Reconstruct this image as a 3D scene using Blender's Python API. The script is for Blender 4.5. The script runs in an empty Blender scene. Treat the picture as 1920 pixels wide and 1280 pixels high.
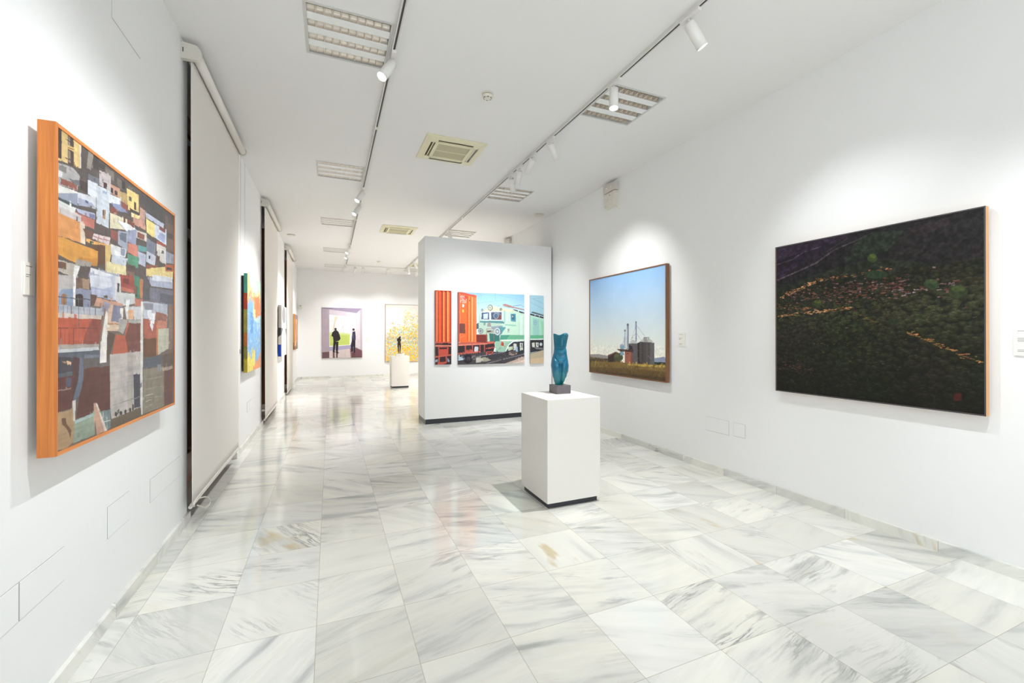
import bpy, bmesh, math, random
import numpy as np
from mathutils import Vector, Matrix, Euler

scene = bpy.context.scene
C = scene.collection
PI = math.pi

# ------------------------------------------------------------------ camera, world, exposure
XL, XR, ZC, YB, YF = -1.067, 3.902, 3.82, 16.95, -3.6      # room: left, right, ceiling, back, front

cam_data = bpy.data.cameras.new('camera')
cam = bpy.data.objects.new('camera', cam_data)
C.objects.link(cam)
cam_data.sensor_width = 36.0
cam_data.lens = 820.9 / 1920.0 * 36.0
cam_data.shift_x = -10.0 / 1920.0
cam_data.shift_y = -12.25 / 1920.0
cam_data.clip_start = 0.05
cam.location = (0.0, 0.0, 1.5)
cam.rotation_euler = (PI / 2 + 0.002, 0.0005, -0.4035)
scene.camera = cam

world = bpy.data.worlds.new('world')
scene.world = world
world.use_nodes = True
world.node_tree.nodes['Background'].inputs[0].default_value = (0.9, 0.95, 1.0, 1)
world.node_tree.nodes['Background'].inputs[1].default_value = 0.02

scene.view_settings.view_transform = 'Standard'
scene.view_settings.look = 'None'
scene.view_settings.gamma = 1.0
scene.view_settings.use_curve_mapping = False
scene.view_settings.exposure = 0.34
SPOT_W = 84.0
SPOT_DEG = 74
COOL = (0.93, 0.97, 1.0)
NEUT = (1.0, 0.985, 0.96)
WARM = (1.0, 0.945, 0.91)

# fill light added behind the camera, set in a made-up front opening
front_fill = bpy.data.lights.new('added_front_fill', 'AREA')
front_fill.shape = 'RECTANGLE'; front_fill.size = 4.2; front_fill.size_y = 3.0
front_fill.energy = 122.0; front_fill.color = (0.90, 0.95, 1.0)
front_fill_obj = bpy.data.objects.new('added_front_fill', front_fill)
C.objects.link(front_fill_obj)
front_fill_obj.location = ((XL + XR) / 2, YF - 0.12, 1.75)
front_fill_obj.rotation_euler = (PI / 2, 0, 0)

# ------------------------------------------------------------------ materials
def lin(c):
    return tuple((v / 12.92 if v <= 0.04045 else ((v + 0.055) / 1.055) ** 2.4) for v in (x / 255.0 for x in c))

def new_mat(name):
    m = bpy.data.materials.new(name)
    m.use_nodes = True
    nt = m.node_tree
    b = nt.nodes['Principled BSDF']
    return m, nt, b

def plain(name, rgb, rough=0.5, metal=0.0, spec=0.5, bump=0.0, bscale=60.0, vary=0.0, coat=0.0):
    """simple procedural surface: a little noise in colour and bump"""
    m, nt, b = new_mat(name)
    N, L = nt.nodes, nt.links
    c = lin(rgb)
    b.inputs['Roughness'].default_value = rough
    b.inputs['Metallic'].default_value = metal
    b.inputs['Specular IOR Level'].default_value = spec
    b.inputs['Coat Weight'].default_value = coat
    tc = N.new('ShaderNodeTexCoord')
    nz = N.new('ShaderNodeTexNoise')
    nz.inputs['Scale'].default_value = bscale
    nz.inputs['Detail'].default_value = 3
    L.new(tc.outputs['Object'], nz.inputs['Vector'])
    mix = N.new('ShaderNodeMix'); mix.data_type = 'RGBA'
    mix.inputs[6].default_value = (*[v * (1 - vary) for v in c], 1)
    mix.inputs[7].default_value = (*[min(1, v * (1 + vary)) for v in c], 1)
    L.new(nz.outputs['Fac'], mix.inputs[0])
    L.new(mix.outputs[2], b.inputs['Base Color'])
    if bump > 0:
        bp = N.new('ShaderNodeBump')
        bp.inputs['Strength'].default_value = bump
        bp.inputs['Distance'].default_value = 0.004
        L.new(nz.outputs['Fac'], bp.inputs['Height'])
        L.new(bp.outputs['Normal'], b.inputs['Normal'])
    return m

def wood(name, c1, c2, axis='Z', scale=1.0):
    m, nt, b = new_mat(name)
    N, L = nt.nodes, nt.links
    tc = N.new('ShaderNodeTexCoord')
    mp = N.new('ShaderNodeMapping')
    s = [70, 70, 70]
    s['XYZ'.index(axis)] = 2.0
    mp.inputs['Scale'].default_value = [v * scale for v in s]
    L.new(tc.outputs['Object'], mp.inputs['Vector'])
    nz = N.new('ShaderNodeTexNoise')
    nz.inputs['Scale'].default_value = 1.0
    nz.inputs['Detail'].default_value = 4
    nz.inputs['Distortion'].default_value = 0.4
    L.new(mp.outputs[0], nz.inputs['Vector'])
    cr = N.new('ShaderNodeValToRGB')
    cr.color_ramp.elements[0].position = 0.3
    cr.color_ramp.elements[0].color = (*lin(c1), 1)
    cr.color_ramp.elements[1].position = 0.7
    cr.color_ramp.elements[1].color = (*lin(c2), 1)
    L.new(nz.outputs['Fac'], cr.inputs[0])
    L.new(cr.outputs[0], b.inputs['Base Color'])
    b.inputs['Roughness'].default_value = 0.45
    return m

def canvas_mat(name, rough=0.5, spec=0.35, bump=0.15):
    """paint held as colours of the canvas' own points, with a brushed surface"""
    m, nt, b = new_mat(name)
    N, L = nt.nodes, nt.links
    at = N.new('ShaderNodeAttribute'); at.attribute_name = 'paint'
    L.new(at.outputs['Color'], b.inputs['Base Color'])
    b.inputs['Roughness'].default_value = rough
    b.inputs['Specular IOR Level'].default_value = spec
    tc = N.new('ShaderNodeTexCoord')
    nz = N.new('ShaderNodeTexNoise')
    nz.inputs['Scale'].default_value = 90
    nz.inputs['Detail'].default_value = 3
    L.new(tc.outputs['Object'], nz.inputs['Vector'])
    bp = N.new('ShaderNodeBump')
    bp.inputs['Strength'].default_value = bump
    bp.inputs['Distance'].default_value = 0.002
    L.new(nz.outputs['Fac'], bp.inputs['Height'])
    L.new(bp.outputs['Normal'], b.inputs['Normal'])
    return m

def emit(name, rgb, strength):
    m, nt, b = new_mat(name)
    b.inputs['Base Color'].default_value = (1, 1, 1, 1)
    b.inputs['Emission Color'].default_value = (*rgb, 1)
    b.inputs['Emission Strength'].default_value = strength
    return m

def marble(name, skirting=False):
    m, nt, b = new_mat(name)
    N, L = nt.nodes, nt.links
    def math_(op, a, bb=None, cc=None):
        n = N.new('ShaderNodeMath'); n.operation = op
        for i, v in enumerate((a, bb, cc)):
            if v is None: continue
            if isinstance(v, (int, float)): n.inputs[i].default_value = v
            else: L.new(v, n.inputs[i])
        return n.outputs[0]
    def comb(x, y, z=0.0):
        n = N.new('ShaderNodeCombineXYZ')
        for i, v in enumerate((x, y, z)):
            if isinstance(v, (int, float)): n.inputs[i].default_value = v
            else: L.new(v, n.inputs[i])
        return n.outputs[0]
    geo = N.new('ShaderNodeNewGeometry')
    sep = N.new('ShaderNodeSeparateXYZ')
    L.new(geo.outputs['Position'], sep.inputs[0])
    X, Y, Z = sep.outputs
    if skirting:
        s = math_('ADD', X, Y)
        tx = math_('DIVIDE', math_('SUBTRACT', s, 1.634 + 3.9 - 0.6 * 12), 0.6)
        ty = math_('MULTIPLY', Z, 2.0)
        px, py = s, Z
    else:
        tx = math_('DIVIDE', math_('SUBTRACT', X, 0.38 - 0.4455 * 20), 0.4455)
        ty = math_('DIVIDE', math_('SUBTRACT', Y, 2.02 - 0.4745 * 20), 0.4745)
        px, py = X, Y
    ix, iy = math_('FLOOR', tx), math_('FLOOR', ty)
    wn = N.new('ShaderNodeTexWhiteNoise'); wn.noise_dimensions = '2D'
    L.new(comb(ix, iy), wn.inputs['Vector'])
    sc = N.new('ShaderNodeSeparateColor')
    L.new(wn.outputs['Color'], sc.inputs[0])
    r1, r2, r3 = sc.outputs
    # vein direction: mostly across the hall, now and then turned
    turned = math_('GREATER_THAN', r3, 0.86)
    ang = math_('ADD', math_('MULTIPLY', math_('SUBTRACT', r1, 0.30), 1.35), math_('MULTIPLY', turned, 1.2))
    rot = N.new('ShaderNodeVectorRotate'); rot.rotation_type = 'Z_AXIS'
    L.new(comb(px, py), rot.inputs['Vector'])
    L.new(ang, rot.inputs['Angle'])
    off = comb(math_('MULTIPLY', r2, 37.0), math_('MULTIPLY', r3, 53.0), math_('MULTIPLY', r1, 19.0))
    add = N.new('ShaderNodeVectorMath'); add.operation = 'ADD'
    L.new(rot.outputs[0], add.inputs[0]); L.new(off, add.inputs[1])
    # slow warp so veins are not ruler-straight
    wz = N.new('ShaderNodeTexNoise')
    wz.inputs['Scale'].default_value = 2.0; wz.inputs['Detail'].default_value = 2
    L.new(add.outputs[0], wz.inputs['Vector'])
    wsub = N.new('ShaderNodeVectorMath'); wsub.operation = 'SUBTRACT'
    L.new(wz.outputs['Color'], wsub.inputs[0]); wsub.inputs[1].default_value = (0.5, 0.5, 0.5)
    wsc = N.new('ShaderNodeVectorMath'); wsc.operation = 'SCALE'
    L.new(wsub.outputs[0], wsc.inputs[0]); wsc.inputs['Scale'].default_value = 0.10
    warped = N.new('ShaderNodeVectorMath'); warped.operation = 'ADD'
    L.new(add.outputs[0], warped.inputs[0]); L.new(wsc.outputs[0], warped.inputs[1])
    def stretched(sx, sy, detail, rough=0.55):
        mp = N.new('ShaderNodeMapping')
        mp.inputs['Scale'].default_value = (sx, sy, 1)
        L.new(warped.outputs[0], mp.inputs['Vector'])
        nz = N.new('ShaderNodeTexNoise')
        nz.inputs['Scale'].default_value = 1.0
        nz.inputs['Detail'].default_value = detail
        nz.inputs['Roughness'].default_value = rough
        L.new(mp.outputs[0], nz.inputs['Vector'])
        return nz.outputs['Fac']
    def ramp(v, stops):
        cr = N.new('ShaderNodeValToRGB')
        e = cr.color_ramp.elements
        while len(e) < len(stops): e.new(0.5)
        for i, (p, c) in enumerate(stops):
            e[i].position = p; e[i].color = (*c, 1)
        L.new(v, cr.inputs[0])
        return cr.outputs[0]
    def mixc(f, a, bb, mode='MIX'):
        n = N.new('ShaderNodeMix'); n.data_type = 'RGBA'; n.blend_type = mode
        if isinstance(f, (int, float)): n.inputs[0].default_value = f
        else: L.new(f, n.inputs[0])
        for i, v in ((6, a), (7, bb)):
            if isinstance(v, tuple): n.inputs[i].default_value = (*v, 1)
            else: L.new(v, n.inputs[i])
        return n.outputs[2]
    bands = stretched(1.3, 8.0, 5)
    soft = ramp(bands, [(0.30, lin((178, 180, 181))), (0.45, lin((226, 227, 224))), (0.62, lin((240, 239, 233))), (0.8, lin((224, 223, 215)))])
    # some slabs are nearly plain, others strongly banded; tone and warmth differ from slab to slab
    plainness = math_('MULTIPLY', math_('POWER', math_('FRACT', math_('MULTIPLY', r1, 7.31)), 0.9), 0.72)
    soft = mixc(plainness, soft, lin((236, 236, 231)))
    warmth = math_('FRACT', math_('MULTIPLY', r2, 5.77))
    soft = mixc(math_('MULTIPLY', warmth, 0.4), soft, lin((240, 236, 224)), 'MULTIPLY')
    tone = math_('ADD', 0.80, math_('MULTIPLY', math_('POWER', r2, 0.5), 0.24))
    col = mixc(1.0, soft, comb(tone, tone, math_('MULTIPLY', tone, 0.985)), 'MULTIPLY')
    # dark streaks
    st = stretched(2.2, 26.0, 6, 0.6)
    ridge = math_('ABSOLUTE', math_('SUBTRACT', st, 0.5))
    line = math_('SUBTRACT', 1.0, math_('MINIMUM', math_('MULTIPLY', ridge, 22.0), 1.0))
    mask = stretched(1.6, 3.4, 2)
    mr = N.new('ShaderNodeMapRange')
    L.new(mask, mr.inputs[0]); mr.inputs[1].default_value = 0.5; mr.inputs[2].default_value = 0.72
    vein = math_('MULTIPLY', math_('MULTIPLY', line, mr.outputs[0]), math_('ADD', 0.08, math_('MULTIPLY', math_('POWER', math_('FRACT', math_('MULTIPLY', r3, 9.13)), 1.6), 0.85)))
    col = mixc(vein, col, lin((118, 119, 122)))
    # broader smoky streaks on some tiles
    sm = stretched(3.0, 13.0, 5, 0.6)
    mr2 = N.new('ShaderNodeMapRange')
    L.new(sm, mr2.inputs[0]); mr2.inputs[1].default_value = 0.56; mr2.inputs[2].default_value = 0.72
    smk = math_('MULTIPLY', mr2.outputs[0], math_('MULTIPLY', math_('GREATER_THAN', math_('FRACT', math_('MULTIPLY', r2, 3.37)), 0.6), 0.7))
    col = mixc(smk, col, lin((150, 151, 153)))
    # honey coloured stains, rare
    ho = stretched(2.4, 6.0, 3)
    mr3 = N.new('ShaderNodeMapRange')
    L.new(ho, mr3.inputs[0]); mr3.inputs[1].default_value = 0.60; mr3.inputs[2].default_value = 0.72
    hon = math_('MULTIPLY', mr3.outputs[0], math_('ADD', 0.12, math_('MULTIPLY', math_('GREATER_THAN', r3, 0.9), 0.6)))
    col = mixc(hon, col, lin((196, 176, 128)))
    # joints
    fx = math_('FRACT', tx); fy = math_('FRACT', ty)
    ex = math_('MULTIPLY', math_('MINIMUM', fx, math_('SUBTRACT', 1.0, fx)), 0.4455)
    ey = math_('MULTIPLY', math_('MINIMUM', fy, math_('SUBTRACT', 1.0, fy)), 0.4745)
    edge = ex if skirting else math_('MINIMUM', ex, ey)
    jt = math_('LESS_THAN', edge, 0.0013)
    col = mixc(math_('MULTIPLY', jt, 0.75), col, lin((164, 154, 136)))
    L.new(col, b.inputs['Base Color'])
    b.inputs['Roughness'].default_value = 0.3 if skirting else 0.11
    b.inputs['Specular IOR Level'].default_value = 0.5
    return m

M = {}
M['wall'] = plain('white_wall_paint', (240, 240, 239), 0.62, spec=0.25, bump=0.05, bscale=35, vary=0.006)
M['ceiling'] = plain('ceiling_paint', (238, 237, 235), 0.75, spec=0.15, bump=0.03, bscale=30, vary=0.006)
M['plate'] = plain('painted_cover_plate', (240, 240, 239), 0.55, spec=0.25, vary=0.004)
M['floor'] = marble('marble_tiles')
M['skirting'] = marble('marble_skirting', True)
M['track'] = plain('track_white_enamel', (222, 220, 214), 0.4, vary=0.01)
M['slot'] = plain('track_slot_dark', (64, 60, 56), 0.5, vary=0.05)
M['lamp'] = plain('spotlight_white_enamel', (232, 230, 226), 0.38, vary=0.008)
M['lens'] = emit('lit_lens', (0.97, 0.98, 1.0), 14.0)
M['lamp_inner'] = plain('spotlight_reflector', (190, 190, 190), 0.25, metal=0.8)
M['louvre'] = plain('brushed_louvre_metal', (222, 214, 202), 0.3, metal=0.6, vary=0.03)
M['fix_white'] = plain('fixture_white_steel', (240, 241, 240), 0.45, vary=0.01)
M['fix_frame'] = plain('fixture_frame', (206, 205, 200), 0.4, vary=0.02)
M['fix_dark'] = plain('fixture_cavity', (120, 112, 104), 0.5, vary=0.05)
M['ac'] = plain('aged_cream_plastic', (228, 222, 190), 0.5, vary=0.02)
M['ac_grille'] = plain('olive_grille_mesh', (188, 182, 150), 0.6, vary=0.06, bscale=250)
M['ac_slot'] = plain('air_slot_brown', (112, 96, 66), 0.6, vary=0.1)
M['fabric'] = plain('blind_fabric', (234, 229, 222), 0.85, spec=0.1, bump=0.25, bscale=400, vary=0.012)
M['blind_white'] = plain('blind_hardware', (216, 212, 202), 0.45, vary=0.01)
M['slot_mark'] = plain('bracket_slot', (96, 96, 96), 0.5)
M['brown'] = wood('dark_brown_window_wood', (120, 76, 48), (156, 104, 68))
M['glass_dark'] = plain('night_window_glass', (22, 20, 18), 0.06, spec=0.6)
M['orange_wood_v'] = wood('orange_stained_pine_upright', (176, 96, 36), (216, 134, 62), 'Z')
M['orange_wood_h'] = wood('orange_stained_pine_rail', (196, 112, 48), (226, 146, 74), 'Y')
M['brown_wood'] = wood('walnut_frame_wood', (104, 68, 40), (140, 96, 60), 'Z')
M['pale_wood'] = wood('pale_orange_frame_side', (206, 150, 96), (228, 176, 120), 'Z')
M['frame_grey'] = plain('dark_grey_frame_edge', (70, 70, 74), 0.4, vary=0.04)
M['frame_thin'] = wood('thin_brown_frame_wood', (128, 96, 72), (156, 122, 92), 'Z')
M['backing'] = plain('black_stretcher_back', (30, 30, 32), 0.7)
M['canvas_raw'] = plain('canvas_edge_white', (226, 222, 214), 0.8, vary=0.02)
M['painting'] = canvas_mat('oil_paint', 0.5, 0.3, 0.12)
M['painting_gloss'] = canvas_mat('varnished_paint', 0.42, 0.25, 0.08)
M['painting_thick'] = canvas_mat('thick_impasto_paint', 0.5, 0.3, 0.5)
M['ped'] = plain('plinth_white_paint', (236, 233, 227), 0.55, spec=0.3, bump=0.03, bscale=40, vary=0.006)
M['ped_base'] = plain('charcoal_kick_base', (46, 48, 54), 0.45, vary=0.05)
M['grey_base'] = plain('worn_grey_kick_base', (124, 120, 114), 0.5, vary=0.06)
M['teal'] = None
M['bronze'] = plain('dark_bronze', (58, 46, 38), 0.35, metal=0.6, vary=0.15, bscale=30)
M['card'] = plain('label_card', (238, 236, 228), 0.7, spec=0.2, vary=0.004)
M['ink'] = plain('grey_print', (150, 150, 148), 0.8)
M['plastic'] = plain('off_white_plastic', (224, 219, 206), 0.35, vary=0.01)
M['clear_plastic'] = plain('milky_lens_plastic', (206, 200, 192), 0.2, vary=0.02, coat=0.5)
M['amber'] = emit('amber_bulb_glint', (1.0, 0.62, 0.35), 1.6)
M['detector'] = plain('detector_plastic', (226, 222, 208), 0.4, vary=0.01)
M['detector_ring'] = plain('detector_gap', (120, 108, 84), 0.5)
M['steel'] = plain('steel_cable', (150, 150, 150), 0.35, metal=0.8)
M['granite'] = plain('dark_grey_stone', (104, 98, 102), 0.35, vary=0.35, bscale=28)
M['sill'] = M['floor']

# ------------------------------------------------------------------ mesh building
class MB:
    def __init__(s):
        s.v = []; s.f = []; s.mi = []; s.sm = []
    def add(s, vs, fs, mi=0, smooth=False):
        o = len(s.v)
        s.v += [tuple(p) for p in vs]
        s.f += [tuple(i + o for i in f) for f in fs]
        s.mi += [mi] * len(fs); s.sm += [smooth] * len(fs)
        return s
    def box(s, x0, x1, y0, y1, z0, z1, mi=0, b=0.0):
        if b <= 0:
            vs = [(x, y, z) for z in (z0, z1) for y in (y0, y1) for x in (x0, x1)]
            fs = [(0, 2, 3, 1), (4, 5, 7, 6), (0, 1, 5, 4), (2, 6, 7, 3), (0, 4, 6, 2), (1, 3, 7, 5)]
            return s.add(vs, fs, mi)
        bm = bmesh.new()
        bmesh.ops.create_cube(bm, size=1)
        for v in bm.verts:
            v.co = Vector(((x0 + x1) / 2 + v.co.x * (x1 - x0), (y0 + y1) / 2 + v.co.y * (y1 - y0), (z0 + z1) / 2 + v.co.z * (z1 - z0)))
        bmesh.ops.bevel(bm, geom=bm.edges[:], offset=b, segments=2, affect='EDGES', profile=0.6)
        bm.verts.ensure_lookup_table()
        vs = [v.co[:] for v in bm.verts]
        fs = [tuple(v.index for v in f.verts) for f in bm.faces]
        bm.free()
        return s.add(vs, fs, mi)
    def cyl(s, p0, p1, r0, r1=None, n=20, mi=0, cap=True, smooth=True):
        r1 = r0 if r1 is None else r1
        p0, p1 = Vector(p0), Vector(p1)
        d = (p1 - p0).normalized()
        a = d.orthogonal().normalized(); b = d.cross(a)
        vs = []
        for p, r in ((p0, r0), (p1, r1)):
            for i in range(n):
                t = 2 * PI * i / n
                vs.append(p + a * r * math.cos(t) + b * r * math.sin(t))
        fs = [(i, (i + 1) % n, n + (i + 1) % n, n + i) for i in range(n)]
        s.add(vs, fs, mi, smooth)
        if cap:
            s.add(vs[:n], [tuple(range(n - 1, -1, -1))], mi)
            s.add(vs[n:], [tuple(range(n))], mi)
        return s
    def lathe(s, prof, c=(0, 0, 0), n=32, mi=0, smooth=True):
        """prof: list of (r, z)"""
        vs = []
        for r, z in prof:
            for i in range(n):
                t = 2 * PI * i / n
                vs.append((c[0] + r * math.cos(t), c[1] + r * math.sin(t), c[2] + z))
        fs = []
        for k in range(len(prof) - 1):
            for i in range(n):
                j = (i + 1) % n
                fs.append((k * n + i, k * n + j, (k + 1) * n + j, (k + 1) * n + i))
        return s.add(vs, fs, mi, smooth)
    def tube(s, pts, r, n=8, mi=0, closed=False):
        pts = [Vector(p) for p in pts]
        m = len(pts); vs = []
        up = Vector((0, 0, 1))
        for i, p in enumerate(pts):
            if closed: d = pts[(i + 1) % m] - pts[i - 1]
            else: d = pts[min(i + 1, m - 1)] - pts[max(i - 1, 0)]
            d.normalize()
            a = d.cross(up)
            if a.length < 1e-3: a = d.cross(Vector((1, 0, 0)))
            a.normalize(); b = d.cross(a)
            for k in range(n):
                t = 2 * PI * k / n
                vs.append(p + a * r * math.cos(t) + b * r * math.sin(t))
        fs = []
        for i in range(m if closed else m - 1):
            for k in range(n):
                fs.append((i * n + k, ((i + 1) % m) * n + k, ((i + 1) % m) * n + (k + 1) % n, i * n + (k + 1) % n))
        return s.add(vs, fs, mi, True)
    def prism(s, prof, axis, a0, a1, mi=0):
        """closed 2-D profile extruded along axis; prof in the other two axes, in xyz order"""
        n = len(prof); vs = []
        for a in (a0, a1):
            for p, q in prof:
                vs.append({'x': (a, p, q), 'y': (p, a, q), 'z': (p, q, a)}[axis])
        fs = [(i, (i + 1) % n, n + (i + 1) % n, n + i) for i in range(n)] + [tuple(range(n - 1, -1, -1)), tuple(range(n, 2 * n))]
        return s.add(vs, fs, mi)
    def build(s, name, mats, parent=None, origin=None, fix=True):
        me = bpy.data.meshes.new(name)
        o = Vector(origin) if origin is not None else (Vector(parent['_at']) if parent is not None and '_at' in parent else Vector((0, 0, 0)))
        me.from_pydata([tuple(Vector(v) - o) for v in s.v], [], s.f)
        if not isinstance(mats, (list, tuple)): mats = [mats]
        for mm in mats: me.materials.append(mm)
        me.polygons.foreach_set('material_index', s.mi)
        me.polygons.foreach_set('use_smooth', s.sm)
        if fix:
            bm = bmesh.new(); bm.from_mesh(me)
            bmesh.ops.remove_doubles(bm, verts=bm.verts, dist=1e-6)
            bmesh.ops.recalc_face_normals(bm, faces=bm.faces)
            bm.to_mesh(me); bm.free()
        me.update()
        ob = bpy.data.objects.new(name, me)
        C.objects.link(ob)
        if parent is not None:
            ob.parent = parent
            if '_at' in parent: ob['_at'] = parent['_at']
        elif origin is not None:
            ob.location = o
        return ob

def tag(o, label=None, cat=None, group=None, kind=None):
    if label: o['label'] = label
    if cat: o['category'] = cat
    if group: o['group'] = group
    if kind: o['kind'] = kind
    return o

def thing(name, label, cat, at, group=None):
    o = bpy.data.objects.new(name, None)
    o.empty_display_size = 0.1
    C.objects.link(o)
    o.location = at
    o['_at'] = tuple(at)
    return tag(o, label, cat, group)

def struct(name, mb, mats):
    o = mb.build(name, mats)
    o['kind'] = 'structure'
    return o

# ------------------------------------------------------------------ the setting
OPEN = [(4.31, 6.28), (8.50, 10.47), (12.55, 14.52)]        # tall window openings in the left wall
OTOP, ODEP = 3.74, 0.34
WT = 0.5
# floor
mb = MB()
mb.box(XL, XR, YF, YB, -0.1, 0)
for a, b_ in OPEN:
    mb.box(XL - ODEP - 0.06, XL, a, b_, -0.1, 0)
struct('floor', mb, M['floor'])
# walls
mb = MB()
ys = [YF - 0.2] + [v for o in OPEN for v in o] + [YB + 0.2]
for i in range(0, len(ys), 2):
    mb.box(XL - WT, XL, ys[i], ys[i + 1], -0.1, ZC + 0.12)
for a, b_ in OPEN:
    mb.box(XL - WT, XL, a, b_, OTOP, ZC + 0.12)
    mb.box(XL - WT, XL - ODEP - 0.06, a, b_, -0.1, OTOP)
struct('wall_left', mb, M['wall'])
struct('wall_right', MB().box(XR, XR + 0.2, YF - 0.2, YB + 0.2, -0.1, ZC + 0.12), M['wall'])
struct('wall_back', MB().box(XL, XR, YB, YB + 0.2, -0.1, ZC + 0.12), M['wall'])
mb = MB().box(XL, XR, YF - 0.2, YF, 3.3, ZC + 0.12)
mb.box(XL, XL + 0.35, YF - 0.2, YF, 0, 3.3); mb.box(XR - 0.35, XR, YF - 0.2, YF, 0, 3.3); mb.box(XL + 0.35, XR - 0.35, YF - 0.2, YF, -0.1, 0.2)
struct('wall_front', mb, M['wall'])
w = bpy.data.objects.new('window_4', None); C.objects.link(w); w['kind'] = 'structure'  # invented front window, added so the fill light has an opening
for q in range(4):
    xm = XL + 0.35 + q * (XR - XL - 0.7) / 3
    MB().box(xm - 0.03, xm + 0.03, YF - 0.08, YF - 0.02, 0.2, 3.3).build('window_frame', M['brown'], w)
# ceiling with holes for the recessed lights
LUMY = [3.655, 6.665, 9.655, 12.84, 15.72]
LUMX = [0.13, 2.705]
holes = [(x - 0.3, x + 0.3, y - 0.3, y + 0.3) for x in LUMX for y in LUMY if (x, y) != (LUMX[1], LUMY[3])]
gx = sorted({XL, XR} | {h[0] for h in holes} | {h[1] for h in holes})
gy = sorted({YF, YB} | {h[2] for h in holes} | {h[3] for h in holes})
mb = MB()
for i in range(len(gx) - 1):
    for j in range(len(gy) - 1):
        cx, cy = (gx[i] + gx[i + 1]) / 2, (gy[j] + gy[j + 1]) / 2
        if any(h[0] < cx < h[1] and h[2] < cy < h[3] for h in holes): continue
        mb.box(gx[i], gx[i + 1], gy[j], gy[j + 1], ZC, ZC + 0.1)
o = struct('ceiling', mb, M['ceiling'])
# skirtings
def bb(name, *boxes):
    m_ = MB()
    for b_ in boxes:
        m_.box(*b_)
    return struct(name, m_, M['skirting'])
segs = []
st = YF
for a, b_ in OPEN:
    segs.append((XL, XL + 0.02, st, a + 0.02, 0, 0.075))
    segs.append((XL - ODEP, XL, a, a + 0.02, 0, 0.075))
    segs.append((XL - ODEP, XL, b_ - 0.02, b_, 0, 0.075))
    st = b_ - 0.02
segs.append((XL, XL + 0.02, st, YB, 0, 0.075))
bb('baseboard_left', *segs)
bb('baseboard_right', (XR - 0.02, XR, YF, 7.39, 0, 0.075), (XR - 0.02, XR, 8.05, YB, 0, 0.075))
bb('baseboard_back', (XL + 0.02, XR - 0.02, YB - 0.02, YB, 0, 0.075))
# windows in the recesses
for k, (a, b_) in enumerate(OPEN):
    x1 = XL - 0.27
    mid = (a + b_) / 2
    fr = MB()
    fr.box(x1 - 0.07, x1, a, a + 0.09, 0.0, OTOP, 0)
    fr.box(x1 - 0.07, x1, b_ - 0.09, b_, 0.0, OTOP, 0)
    fr.box(x1 - 0.07, x1, a + 0.09, b_ - 0.09, OTOP - 0.12, OTOP, 0)
    fr.box(x1 - 0.07, x1, a + 0.09, b_ - 0.09, 0.0, 0.3, 0)
    fr.box(x1 - 0.07, x1, mid - 0.06, mid + 0.06, 0.3, OTOP - 0.12, 0)
    fr.box(x1 - 0.07, x1, a + 0.09, mid - 0.06, 2.5, 2.6, 0)
    fr.box(x1 - 0.07, x1, mid + 0.06, b_ - 0.09, 2.5, 2.6, 0)
    w = bpy.data.objects.new('window_%d' % (k + 1), None); C.objects.link(w)
    w['kind'] = 'structure'
    fr.build('window_frame', M['brown'], w)
    MB().box(x1 - 0.045, x1 - 0.035, a + 0.05, b_ - 0.05, 0.2, OTOP - 0.05).build('window_pane', M['glass_dark'], w)
    # plaster liner behind the blind, beige reveal board at the near jamb
    MB().box(x1, XL - 0.02, a, a + 0.012, 0.08, OTOP).build('jamb_board', M['brown'], w)
    MB().box(x1, XL - 0.02, b_ - 0.012, b_, 0.08, OTOP).build('jamb_board', M['brown'], w)
ART = {}
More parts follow.
